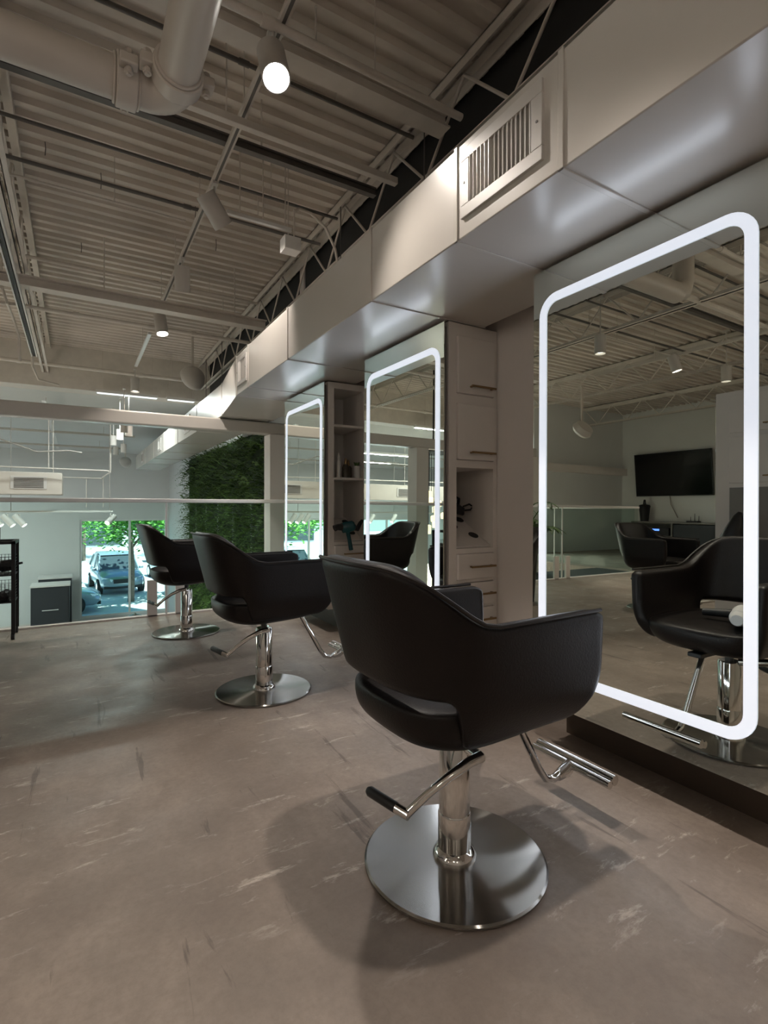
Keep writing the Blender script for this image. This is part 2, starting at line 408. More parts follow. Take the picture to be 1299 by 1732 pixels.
xrun('sprinkler_pipe', 9.9, 2.3, 'pipe', .03, -8, 1.98, 'steel', 'painted pipe running along the top of the bulkhead', 'pipe')
# short tie strut beside the junction box
xrun('strut_channel', 3.98, 2.24, 'chan', (.03, .03), .98, 1.50, 'track', 'short bright strut between the tilted can and the small white box', 'channel')
# hanging wires from deck
i = 0
for (x, y, l) in [(.25, 3.75, .14), (.18, 4.9, .13), (-.2, 4.7, .1), (1.15, 2.55, .0), (.95, 5.0, .1), (1.25, 5.5, .12), (1.0, 5.9, .1), (.05, 6.3, .1), (1.2, 1.95, .11), (.66, 3.5, .12)]:
    if l:
        o = MB().tube([(x, y, DK + .0), (x + .004, y, DK - l * .5), (x, y + .006, DK - l)], .0035, 6).build('ceiling_wire', 'dark_steel')
        tag(o, 'short snipped wire hanging from the ribbed deck between the crossing pipes', 'wire', 'snipped wires hanging from the deck')
# big grooved pipe with elbow
r = root('drain_pipe', (.405, 2.71, H + 2.0), 'fat painted pipe with bolted elbow couplings overhead at top left', 'pipe')
RP = .090
el = []
for i in range(9):
    a = R(90) * i / 8; el.append((-.12 + .12 * math.sin(a), -.12 * (1 - math.cos(a)) , 0))
MB().cyl((-1.5, 0, 0), (-.20, 0, 0), RP, seg=40).tube([(-1.45, 0, 0), (-1.56, 0, .03), (-1.6, 0, .12), (-1.6, 0, .80)], RP, 32).build('pipe_run', 'pipe', r, angle=50)
MB().cyl((0, -.20, 0), (0, -5.8, 0), RP, seg=40).build('pipe_run', 'pipe', r, angle=50)
MB().tube([(-.20, 0, 0)] + el + [(0, -.20, 0)], RP * 1.02, 32).build('elbow', 'pipe', r, angle=60)
def coupling(c, ax, nm):
    c = Vector(c); ax = Vector(ax); m = MB()
    m.cyl(c - ax * .045, c + ax * .045, RP * 1.24, seg=40); m.cyl(c - ax * .058, c - ax * .045, RP * 1.14, seg=40); m.cyl(c + ax * .045, c + ax * .058, RP * 1.14, seg=40)
    side = ax.cross(Vector((0, 0, 1)))
    for sg in (-1, 1):
        p = c + side * sg * RP * 1.36
        q = Matrix((ax, side, Vector((0, 0, 1)))).transposed()
        m.obox(p, (.075, .075, .045), q)
    o = m.build('pipe_coupling', 'pipe', r, bevel=.006, angle=40)
    for sg in (-1, 1):
        p = c + side * sg * RP * 1.42
        b = MB().cyl(p - Vector((0, 0, .06)), p + Vector((0, 0, .06)), .010, seg=10)
        b.cyl(p - Vector((0, 0, .052)), p - Vector((0, 0, .032)), .019, seg=6).cyl(p + Vector((0, 0, .032)), p + Vector((0, 0, .052)), .019, seg=6)
        b.build('bolt', 'pipe', o)
coupling((-.20, 0, 0), (1, 0, 0), 'a'); coupling((0, -.17, 0), (0, 1, 0), 'b')
m = MB()
for t in (-.75, -1.2): m.cyl((t, 0, RP), (t, 0, DK - H - 2.0), .007, seg=8)
for t in (-1.2, -3.2): m.cyl((0, t, RP), (0, t, DK - H - 2.0), .007, seg=8)
m.split('hanger_rod', 'steel', r)

# pale strut/track along the left joist
r = root('light_track', (-.475, 4.0, H + 2.05), 'bright pale track running along the ceiling at the left edge', 'track')
MB().box(-.034, .034, -1.0, 4.35, 0, .012).box(-.034, -.022, -1.0, 4.35, -.035, 0).box(.022, .034, -1.0, 4.35, -.035, 0).build('track_rail', 'track', r, smooth=False)
MB().box(-.012, .012, -1.0, 4.35, -.028, 0).build('conductor', 'black', r, smooth=False)
m = MB()
for y in (-.7, .3, 1.4, 3): m.cyl((0, y, .012), (0, y, DK - H - 2.05), .004, seg=6)
m.split('hanger_rod', 'steel', r)
# main lighting track over the chairs
XT = .87
r = root('light_track', (XT, 3.0, H + 2.36), 'slim track over the three styling chairs carrying ceiling cans', 'track')
MB().box(-.022, .022, -6, 3.75, 0, .03).build('track_rail', 'steel', r, smooth=False)
MB().box(-.008, .008, -6, 3.75, -.004, 0).build('conductor', 'dark_steel', r, smooth=False)
m = MB()
for y in (-5, -3, -1.2, .1, 1.4, 2.6, 3.6): m.cyl((0, y, .03), (0, y, DK - H - 2.36), .004, seg=6)
m.split('hanger_rod', 'steel', r)
r = root('light_track', (XT, 8.6, H + 2.36), 'short far track piece in front of the bulkhead', 'track')
MB().box(-.022, .022, -.9, 1.0, 0, .03).build('track_rail', 'track', r, smooth=False)
MB().cyl((0, 0, .03), (0, 0, DK - H - 2.36), .004, seg=6).split('hanger_rod', 'steel', r)
r = root('light_track', (-3.65, 2.5, H + 2.20), 'track for ceiling cans reflected over the television wall', 'track')
MB().box(-.022, .022, -5, 3.0, 0, .03).build('track_rail', 'steel', r, smooth=False)
MB().cyl((0, 0, .03), (0, 0, DK - H - 2.30), .004, seg=6).cyl((0, 2, .03), (0, 2, DK - H - 2.30), .004, seg=6).split('hanger_rod', 'steel', r)

def can(loc, label, tilt=(0, 0), lit=True, power=CAN_W, track=.20, glow='lampglow', group='cylindrical ceiling cans', spot=True, s=1.0, cone=82):
    """loc = centre of the can; hangs from a track above"""
    r = root('ceiling_can', loc, label, 'ceiling lamp', group)
    rot = Matrix.Rotation(R(tilt[0]), 3, 'X') @ Matrix.Rotation(R(tilt[1]), 3, 'Y')
    rr, hl = .070 * s, .115 * s
    MB().lathe([(rr * .3, hl), (rr, hl), (rr, -hl), (rr * .90, -hl), (rr * .84, -hl + .03), (.0001, -hl + .03)][:5], seg=28, mat=rot).build('housing', 'white_metal', r, angle=40)
    MB().lathe([(.0001, -hl + .0275), (rr * .835, -hl + .0275), (rr * .835, -hl + .0295), (.0001, -hl + .0295)], seg=28, mat=rot).build('lens', glow if lit else 'white', r)
    top = rot @ Vector((0, 0, hl * .6))
    m = MB().cyl((0, 0, hl * .9), (0, 0, track), .008, seg=8).box(-.02, .02, -.05, .05, track - .02, track)
    m.build('mount', 'white_metal', r)
    if spot and lit:
        l = bpy.data.lights.new('can_light', 'SPOT'); l.energy = power; l.spot_size = R(cone); l.spot_blend = .45
        l.shadow_soft_size = .035; l.color = (1, .905, .81)
        lo = bpy.data.objects.new('can_light', l); COL.objects.link(lo); lo.parent = r
        lo.location = rot @ Vector((0, 0, -hl - .004)); lo.rotation_euler = rot.to_euler()
    return r
zc = H + 2.17
can((.835, 2.46, zc), 'glowing ceiling can nearest the camera, on the track above', (-27, 2), track=.19)
can((XT, 3.88, zc), 'grey can tilted sharply towards the mirrors, beside the short bright strut', (22, -40), track=.19, glow='lampglow', power=CAN_W * .75, cone=95)
can((XT, 5.2, zc), 'upright grey can third along the track, below the deck ribs', (24, -5), track=.19, glow='dimglow', power=CAN_W * .75)
can((XT, 6.62, zc - .01), 'lit can tilted towards the camera just before the far crossing pipe', (-12, -6), track=.19, power=CAN_W * .8)
can((XT, 9.75, zc - .09), 'ceiling can hanging before the bulkhead, above the long beam', (-6, 0), track=.28, glow='dimglow', power=CAN_W * .5)
can((.86, .92, zc), 'ceiling can straight above the nearest styling chair', (0, 4), track=.19, cone=68)
can((.86, -.75, zc), 'ceiling can behind the camera on the chair track', (0, 0), track=.19, power=CAN_W * .7, cone=66)
can((-3.65, 4.2, H + 2.10), 'glowing can reflected right of centre in the nearest lit mirror', (-12, 10), track=.10, power=CAN_W * .9)
can((-4.85, 4.1, H + 2.10), 'can reflected beside the ring tube of the nearest mirror', (0, 0), track=.67, glow='dimglow', power=CAN_W * .9)
can((-2.0, .2, H + 2.10), 'ceiling can over the open floor left of the camera', (0, 0), track=.60, glow='dimglow', power=CAN_W * .7)
can((-2.05, 4.23, H + 2.10), 'can reflected in the top left of the nearest lit mirror', (0, 0), track=.60, glow='dimglow', power=CAN_W * .7)
# cluster in the hall
for k, (u, v) in enumerate([(210, 722), (192, 745), (218, 728), (203, 735), (196, 762), (209, 758)]):
    z = (H + 1.35 - H) * 875 / (858 - v); a = (u - 649.5) / 875; z = min(z, 13.2)
    X = z * (a * .859 + .512); Y = z * (.859 - a * .512); Z = H + (858 - v) * z / 875
    can((X, Y, Z), 'small can in the far cluster over the hall, ' + ['highest of the six', 'leftmost of the upper ones', 'rightmost of the six', 'second highest, near the middle', 'lowest at the left', 'lowest at the right'][k], (6, 0), track=H + 2.0 - Z, glow='dimglow', power=60, group='far cluster of hall cans', s=.85, spot=(k % 2 == 0))

# unseen globe lamps added behind and beside the camera to brighten the ceiling
def globe(loc, label, pw):
    r = root('fill_pendant', loc, label, 'fill lamp', 'added fill globes over the open floor')
    MB().lathe([(.001, -.14), (.07, -.121), (.121, -.07), (.14, 0), (.121, .07), (.07, .121), (.03, .137)], seg=28).build('globe', 'fillglow', r, angle=80)
    MB().cyl((0, 0, .137), (0, 0, .17), .035, seg=16).cyl((0, 0, .17), (0, 0, DK - loc[2]), .006, seg=8).build('pendant_stem', 'black', r)
    l = bpy.data.lights.new('fill_light', 'POINT'); l.energy = pw; l.shadow_soft_size = .15; l.color = (1, .90, .79)
    lo = bpy.data.objects.new('fill_light', l); COL.objects.link(lo); lo.parent = r; lo.location = (0, 0, 0)
GW = 62
globe((-5.5, 1.0, 2.5), 'added fill globe deep in the room at the left', GW * 1.3)
globe((-6.5, -1.5, 2.5), 'added fill globe far behind the camera at the left', GW)
globe((-2.6, 1.1, 2.35), 'added fill globe over the open floor left of the camera', GW)
globe((-1.6, -1.6, 2.35), 'added fill globe behind the camera at the left', GW * .7)
globe((-.6, -2.4, 2.2), 'added fill globe behind the camera at the middle', GW * .3)
# long rectangular duct with vents
zd0, zd1 = H + 1.095, H + 1.478
r = root('air_duct', (1.35, 0, zd0), 'long glossy rectangular painted duct running above the mirrors', 'duct')
hz = zd1 - zd0
xl = lambda y: 0 if y < 4.95 else (.15 * sm(y, 4.95, 6.3))
segs = [-3.2, -1.6, -.05, 1.143, 1.68, 2.40, 3.66, 4.68, 5.1, 6.3, 7.8, 9.4, 11, 12.6, 14.2, 16.5]
for a, b in zip(segs[:-1], segs[1:]):
    m = MB(); x0, x1 = xl(a + .01), xl(b); g = .004
    P = lambda x, y, z: (x, y, z)
    ee = .79
    vs = [(x0, a + g, 0), (ee, a + g, 0), (ee, a + g, hz), (x0, a + g, hz), (x1, b - g, 0), (ee, b - g, 0), (ee, b - g, hz), (x1, b - g, hz)]
    m.add(vs, [(0, 1, 2, 3), (7, 6, 5, 4), (0, 4, 5, 1), (3, 2, 6, 7), (0, 3, 7, 4), (1, 5, 6, 2)])
    m.build('duct_section', 'duct', r, bevel=.005, smooth=True)
m = MB()
for yq in segs[1:-1]:
    x0 = xl(yq); m = MB()
    m.box(x0 - .006, .796, yq - .011, yq + .011, -.006, .001).box(x0 - .006, x0 + .001, yq - .011, yq + .011, -.006, hz + .006).box(x0 - .006, .796, yq - .011, yq + .011, hz - .001, hz + .006); m.build('seam_flange', 'duct', r, bevel=.002)
def vent(y0, y1, z0, z1, xo=0, n=15):
    v = MB(); x = xo - .012; fr = .05 * min(1, (y1 - y0) / .44)
    v.box(x, x + .014, y0, y1, z0, z0 + fr).box(x, x + .014, y0, y1, z1 - fr, z1).box(x, x + .014, y0, y0 + fr, z0 + fr, z1 - fr).box(x, x + .014, y1 - fr, y1, z0 + fr, z1 - fr)
    o = v.build('vent_frame', 'grille', r, bevel=.002)
    l = MB(); w = y1 - y0 - 2 * fr
    for i in range(n):
        yy = y0 + fr + w * (i + .5) / n
        l.obox((x + .006, yy, (z0 + z1) / 2), (.018, .0025, z1 - z0 - 2 * fr), Matrix.Rotation(R(62 if i < n * .6 else -8), 3, 'Z'))
    l.build('louvre_blades', 'grille', o, smooth=False)
    MB().box(x + .0145, x + .0165, y0 + fr, y1 - fr, z0 + fr, z1 - fr).build('vent_shade', 'gapshade', o, smooth=False)  # dark sheet painted as the shade inside the duct
    sc = MB()
    for yy in (y0 + fr * .45, y1 - fr * .45): sc.cyl((x - .002, yy, (z0 + z1) / 2), (x + .002, yy, (z0 + z1) / 2), .005, seg=8)
    sc.split('screw', 'dark_steel', o)
vent(1.215, 1.64, .07, .345)
vent(4.72, 5.03, .07, .33, n=9)
vent(8.3, 8.75, .07, .33, .15, 9); vent(11.4, 11.85, .07, .33, .15, 9); vent(14.6, 15.0, .07, .33, .15, 9)
m = MB()
for y in (.4, 2.9, 4.2, 8.6, 9.8): m.cyl((.7, y, hz), (.7, y, DK - zd0), .005, seg=6)
m.split('hanger_rod', 'dark_steel', r)

# long beam across the gallery opening and its columns
tag(MB().box(-3.3, XB + .2, 6.42, 6.58, H + .93, H + 1.085).build('crossbeam', 'duct', bevel=.02), 'long pale box beam crossing the hall opening below the duct', 'beam')
tag(MB().box(2.12, 2.36, 6.38, 6.62, LF, H + .93).build('column', 'wall', bevel=.004), 'square painted column standing beside the green plant wall', 'column')
tag(MB().box(-1.02, -.80, 6.38, 6.62, LF, H + .93).build('column', 'wall', bevel=.004), 'square painted column reflected in the middle mirror', 'column')
tag(MB().box(-3.30, -3.06, 6.38, 6.62, LF, H + .93).build('column', 'wall', bevel=.004), 'square painted column at the far left end of the crossbeam', 'column')

# services in the hall beyond the bulkhead
for yq, rl, lb in ((12.6, 1.86, 'nearest of the pipes crossing the lower hall ceiling'), (14.6, 1.80, 'middle pipe of those crossing the lower hall ceiling'), (17.2, 1.74, 'farthest pipe crossing the lower hall ceiling, before the far wall')):
    r = root('ceiling_pipe', (-3, yq, H + rl), lb, 'pipe')
    MB().cyl((-7.9, 0, 0), (4.3, 0, 0), .028, seg=12).build('pipe_run', 'pipe', r)
    m = MB()
    for t in (-4, 1.2, 3.6): m.cyl((t, 0, 0), (t, 0, .20), .006, seg=6)
    m.split('hanger_rod', 'steel', r)
r = root('light_track', (-.47, 10.2, H + 1.80), 'bright track running on over the lower hall, from the bulkhead to the far wall', 'track')
MB().box(-.03, .03, .4, 8.6, 0, .03).build('track_rail', 'track', r, smooth=False)
m = MB()
for t in (1.2, 4.2, 7.6): m.cyl((0, t, .03), (0, t, .22), .005, seg=6)
m.split('hanger_rod', 'steel', r)
for (pts, lb) in (([(-.66, 6.6, DK), (-.66, 6.6, H + 2.3), (-.62, 6.7, H + 2.15), (-.60, 7.2, H + 2.12), (-.56, 7.3, H + 1.95), (-.56, 7.35, H + 1.7)], 'bent conduit dropping at the left edge beside the pale track end'),
                  ([(-.50, 8.4, DK), (-.50, 8.4, H + 1.9), (-.44, 8.5, H + 1.75), (-.2, 8.6, H + 1.72)], 'bent conduit dropping below the left joist, nearer the bulkhead')):
    tag(MB().tube(pts, .014, 8).build('bent_conduit', 'steel'), lb, 'conduit')
# junction box with flexible conduit
r = root('junction_box', (1.50, 4.0, H + 2.13), 'small white box hanging by a rod near the tilted can', 'junction box')
MB().box(-.07, .07, -.06, .06, -.06, .05).build('box_body', 'white', r, bevel=.006)
MB().cyl((-.02, 0, .05), (-.02, 0, DK - H - 2.13), .004, seg=8).cyl((.03, 0, .05), (.03, 0, .30), .006, seg=8).split('hanger_rod', 'steel', r)
MB().tube([(.03, 0, .28), (.08, .02, .33), (.2, .05, .34), (.35, .08, .27), (.45, .1, .12), (.5, .12, -.1)], .012, 8).build('flexible_conduit', 'steel', r)
# round speakers
def speaker(loc, label, s=1.0):
    r = root('round_speaker', loc, label, 'speaker')
    rot = Matrix.Rotation(R(62), 3, 'X') @ Matrix.Rotation(R(25), 3, 'Y')
    MB().lathe([(.03, .16 * s), (.14 * s, .13 * s), (.20 * s, .03 * s), (.205 * s, -.03 * s), (.18 * s, -.06 * s)], seg=28, mat=rot).build('speaker_housing', 'white_metal', r, angle=50)
    MB().lathe([(.001, -.062 * s), (.17 * s, -.061 * s), (.17 * s, -.064 * s), (.001, -.09 * s)], seg=28, mat=rot).build('speaker_grille', 'grille', r)
    MB().box(-.02, .02, -.01, .01, 0, .50 if s < 1 else .70).build('bracket', 'steel', r)
speaker((1.62, 8.75, H + 2.08), 'round white speaker hanging beside the duct near the bulkhead')
speaker((1.35, 18.2, H + 1.42), 'small round speaker by the far end of the duct', .9)

# ================================================================ glass railing
r = root('glass_railing', (0, YE + .02, 0), 'glass railing with pale handrail along the gallery edge', 'railing')
MB().box(-4.93, XB - .02, -.025, .025, 1.125, 1.165).build('handrail', 'track', r, bevel=.008)
posts = [-2.95, -1.1, .78]
edges = [-4.92] + posts + [XB - .03]
for a, b in zip(edges[:-1], edges[1:]):
    MB().box(a + .012, b - .012, -.006, .006, .03, 1.125).build('glass_panel', 'glass', r, smooth=False)
for p in posts:
    MB().box(p - .008, p + .008, -.012, .012, 0, 1.125).build('post', 'track', r, bevel=.002)
    for sg in (-1, 1): MB().box(p + sg * .13 - .045, p + sg * .13 + .045, -.02, .02, 0, .36).build('glass_clamp', 'cab', r, bevel=.003)

r = root('glass_railing', (-4.92, YE + .06, 0), 'short glass railing along the lounge side, behind the reflected landing', 'railing')
MB().box(-.025, .025, 0, 3.66, 1.125, 1.165).build('handrail', 'track', r, bevel=.008)
for a, b in ((.03, 1.8), (1.83, 3.62)): MB().box(-.006, .006, a, b, .03, 1.125).build('glass_panel', 'glass', r, smooth=False)
MB().box(-.012, .012, 1.805, 1.825, 0, 1.125).build('post', 'track', r)
# ================================================================ STYLING STATIONS
ZT = H + 1.075           # mirror top
ZB = .20
def rrect(y0, y1, z0, z1, r, n=8):
    pts = []
    for cy, cz, a0 in ((y1 - r, z1 - r, 0), (y0 + r, z1 - r, 90), (y0 + r, z0 + r, 180), (y1 - r, z0 + r, 270)):
        for i in range(n + 1):
            a = R(a0 + 90 * i / n); pts.append((cy + r * math.cos(a), cz + r * math.sin(a)))
    return pts
def lit_mirror(y0, y1, label, x=XM, sx=1):
    r = root('lit_mirror', (x - .004, (y0 + y1) / 2, ZB), label, 'mirror', 'tall mirrors with lit rings'); r.rotation_euler[1] = R(.30); h = (y1 - y0) / 2; T = ZT - ZB
    MB().box(0, .006 * sx, -h, h, 0, T).build('mirror_glass', 'mirror', r, smooth=False)
    MB().box(.0065 * sx, .03 * sx, -h + .02, h - .02, .02, T - .02).build('backing', 'tv_grey', r, smooth=False)
    # flat band of light around the mirror
    o = rrect(-h + .038, h - .038, .13, T - .122, .095); i = rrect(-h + .038 + .039, h - .038 - .039, .13 + .039, T - .122 - .039, .056)
    n = len(o); m = MB(); x0, x1 = -.0005 * sx, -.004 * sx
    vs = [(x0, *p) for p in o] + [(x1, *p) for p in o] + [(x1, *p) for p in i] + [(x0, *p) for p in i]
    fs = [(a * n + k, a * n + (k + 1) % n, b * n + (k + 1) % n, b * n + k) for a, b in ((0, 1), (1, 2), (2, 3)) for k in range(n)]
    m.add(vs, fs); m.build('light_ring', 'led', r)
    zc_ = (.13 + T - .122) / 2
    for (yy, zz, ly, lz) in ((0, .15, 2 * h - .25, .03), (0, T - .14, 2 * h - .25, .03), (-h + .057, zc_, .03, T - .45), (h - .057, zc_, .03, T - .45)):
        l = bpy.data.lights.new('ring_light', 'AREA'); l.shape = 'RECTANGLE'; l.size = lz; l.size_y = ly; l.color = (.80, .88, 1)
        l.energy = RING_W * max(ly, lz) / (2 * (2 * h - .25) + 2 * (T - .45))
        lo = bpy.data.objects.new('ring_light', l); COL.objects.link(lo); lo.parent = r; lo.location = (-.0055, yy, zz); lo.rotation_euler = (0, R(90), 0)
    return r
YM = [(.747, 1.705), (2.39, 3.335), (4.065, 5.03)]
lit_mirror(*YM[0], 'large lit mirror nearest the camera, at the right')
m2 = lit_mirror(*YM[1], 'middle lit mirror, between the drawer cabinet and the bottle shelves'); m2.rotation_euler[2] = R(.4)
lit_mirror(*YM[2], 'farthest and smallest looking lit mirror by the white column')

def cabinet(y0, y1, style, label):
    """station unit behind a mirror; its end face looks towards the camera (-Y)"""
    r = root('station_cabinet', (XM + .045, y0, 0), label, 'cabinet', None); D = XB - XM - .047; W = y1 - y0; T = ZT
    b = MB()
    t = .018; fx0, fx1 = .055, D - .032
    zt = H + 1.04
    # hollow carcass: side skins, back, top, face frame
    b.box(0, t, 0, W, ZB, T).box(D - t, D, 0, W, 0.0, T).box(t, D - t, W - t, W, ZB, T).box(t, D - t, .4, .418, ZB, T)
    b.box(0, D, 0, W, T, T + .008)
    if style == 'drawers':
        rows = [('door', .67, 1.011), ('door', .279, .612), ('open', -.245, .235), ('drawer', -.43, -.275), ('drawer', -.585, -.447), ('drawer', -.74, -.60)]
    else:
        rows = [('open', .72, 1.03), ('open', .26, .70), ('open', -.30, .24), ('drawer', -.48, -.33), ('drawer', -.64, -.50), ('drawer', -.80, -.66)]
    zs = sorted([(a, c) for _, a, c in rows])
    b.box(t, fx0, 0, .02, ZB, T).box(fx1, D - t, 0, .02, ZB, T)
    prev = ZB
    for a, c in zs:
        if H + a > prev: b.box(fx0, fx1, 0, .02, prev, H + a)
        prev = H + c
    b.box(fx0, fx1, 0, .02, prev, T)
    for kd, a, c in rows:
        if kd == 'open':
            b.box(t, D - t, .02, .4, H + a - .018, H + a).box(t, D - t, .02, .4, H + c, H + c + .018)
            b.box(fx0 - .018, fx0, .02, .4, H + a, H + c).box(fx1, fx1 + .010, .02, .4, H + a, H + c)
    b.build('carcass', 'cab', r, smooth=False)
    MB().box(.16, D, .02, W - .02, 0, ZB).build('toe_kick', 'kick', r, smooth=False)
    for kd, a, c in rows:
        if kd == 'open': continue
        p = root(kd, (0, 0, 0), None, None); bpy.data.objects.remove(p)
        o = MB().box(fx0 + .003, fx1 - .003, -.016, .016, H + a + .003, H + c - .003).build(kd, 'cab', r, bevel=.003)
        hz_ = H + a + (.045 if kd == 'door' else (c - a) * .5); xm = (fx0 + fx1) / 2 + .03
        hd = MB().box(xm - .095, xm + .095, -.052, -.042, hz_ - .006, hz_ + .006)
        hd.box(xm - .085, xm - .073, -.043, -.016, hz_ - .005, hz_ + .005).box(xm + .073, xm + .085, -.043, -.016, hz_ - .005, hz_ + .005)
        hd.build('handle', 'brass', o, bevel=.002)
    # sloping tool holder in the lowest opening
    za = [c for k, a, c in rows if k == 'open'][-1]; a = [a for k, a, c in rows if k == 'open'][-1]
    f0, f1 = H + a + .012, H + a + .20
    m = MB(); ny, nz = (f1 - f0), -.33
    pts = [(.025, f0), (.36, f1), (.36, f1 - .015), (.025, f0 - .01)]
    m.add([(x, *p) for x in (fx0, fx1) for p in pts], [(0, 1, 2, 3), (7, 6, 5, 4), (0, 4, 5, 1), (1, 5, 6, 2), (2, 6, 7, 3), (3, 7, 4, 0)])
    pn = m.build('holder_panel', 'cab', r, smooth=False)
    up = Vector((0, -(f1 - f0), .335)).normalized()
    for (hx, ht) in ((.150, .60), (.255, .80), (.235, .30)):
        c = Vector((fx0 + hx, .025 + .335 * ht, f0 + (f1 - f0) * ht)) + up * .001
        MB().cyl(c - up * .0, c + up * .002, .033, seg=24).build('tool_hole', 'black', pn)
    return r
cabinet(*YM[1], 'drawers', 'pale cabinet with brass handled doors and drawers behind the middle mirror')
cabinet(*YM[2], 'shelves', 'pale cabinet with open bottle shelves behind the far mirror')
cabinet(*YM[0], 'drawers', 'pale cabinet carrying the large nearest lit mirror')
# black cords and tools in the opening
r = root('styling_tools', (XM + .045 + .22, 2.39 + .25, H - .245 + .20), 'black corded styling tools heaped in the cabinet opening', 'hair tool')
MB().tube([(-.04, 0, .03), (0, -.02, .045), (.05, -.03, .02), (.07, -.02, .0)], [.03, .036, .03, .012], 14).build('tool_body', 'black', r)
MB().tube([(-.05, -.03, .08), (-.02, -.04, .12), (.03, -.03, .1), (.02, -.03, .03), (-.03, -.04, .04)], .010, 10).build('cord', 'black', r)
MB().tube([(.05, -.05, .05), (.10, -.05, .065), (.13, -.05, .05), (.11, -.05, .03), (.06, -.05, .025)], .006, 8).build('cord_loop', 'black', r)
# bottles on the far cabinet shelf
zs_ = H + .26
SX = XM + .045
r = root('spray_bottle', (SX + .125, 4.12, zs_), 'slim white pointed bottle at the left of the shelf', 'bottle')
MB().lathe([(.001, 0), (.018, 0), (.019, .12), (.014, .145), (.010, .155)], seg=20).build('bottle_body', 'white', r)
MB().lathe([(.010, .155), (.011, .175), (.004, .215), (.001, .22)], seg=16).build('nozzle', 'white', r)
for k, (dx, hh) in enumerate([(.195, .12), (.235, .11)]):
    r = root('brown_bottle', (SX + dx, 4.12 + .03 * k, zs_), ['smoky dark bottle with wooden stopper, left one of the pair', 'smoky dark bottle, right one of the pair behind'][k], 'bottle', 'smoky bottles on the shelf')
    MB().lathe([(.001, 0), (.033, 0), (.034, .09), (.026, .105), (.02, hh)], seg=24).build('bottle_body', 'glassjar', r)
    MB().lathe([(.012, hh), (.014, hh + .02), (.006, hh + .055), (.001, hh + .058)], seg=14).build('stopper', 'brass', r)
r = root('plant_mug', (SX + .305, 4.12, zs_), 'white mug holding a tiny green plant on the shelf', 'potted plant')
MB().lathe([(.001, 0), (.030, 0), (.033, .11), (.030, .11), (.028, .09), (.001, .09)], seg=24).build('mug', 'white', r)
m = MB()
for k in range(9):
    a = k * .7; m.tube([(0, 0, .09), (.012 * math.cos(a), .012 * math.sin(a), .12), (.028 * math.cos(a), .028 * math.sin(a), .145)], [.006, .008, .001], 6)
m.build('leaves', 'fern', r)
# teal hair dryer clipped on the far cabinet
r = root('hair_dryer', (SX + .15, 4.065 - .07, H - .30 + .13), 'teal and black hair dryer hanging on the far cabinet front', 'hair dryer')
MB().lathe([(.02, -.06), (.044, -.05), (.048, 0), (.046, .05), (.03, .065)], seg=26, mat=Matrix.Rotation(R(78), 3, 'Y') @ Matrix.Rotation(R(20), 3, 'X')).build('barrel', 'teal', r)
MB().tube([(-.055, 0, .0), (-.10, .0, .0), (-.125, 0, -.01)], [.032, .026, .028], 18).build('nozzle', 'black', r)
MB().tube([(.0, 0, -.03), (.02, 0, -.12), (.035, 0, -.20)], [.018, .017, .019], 14).build('handle', 'teal', r)
MB().tube([(.055, 0, 0), (.10, .01, -.02), (.14, .03, .03), (.17, .05, .05)], [.03, .022, .018, .014], 12).build('holder_arm', 'black', r)

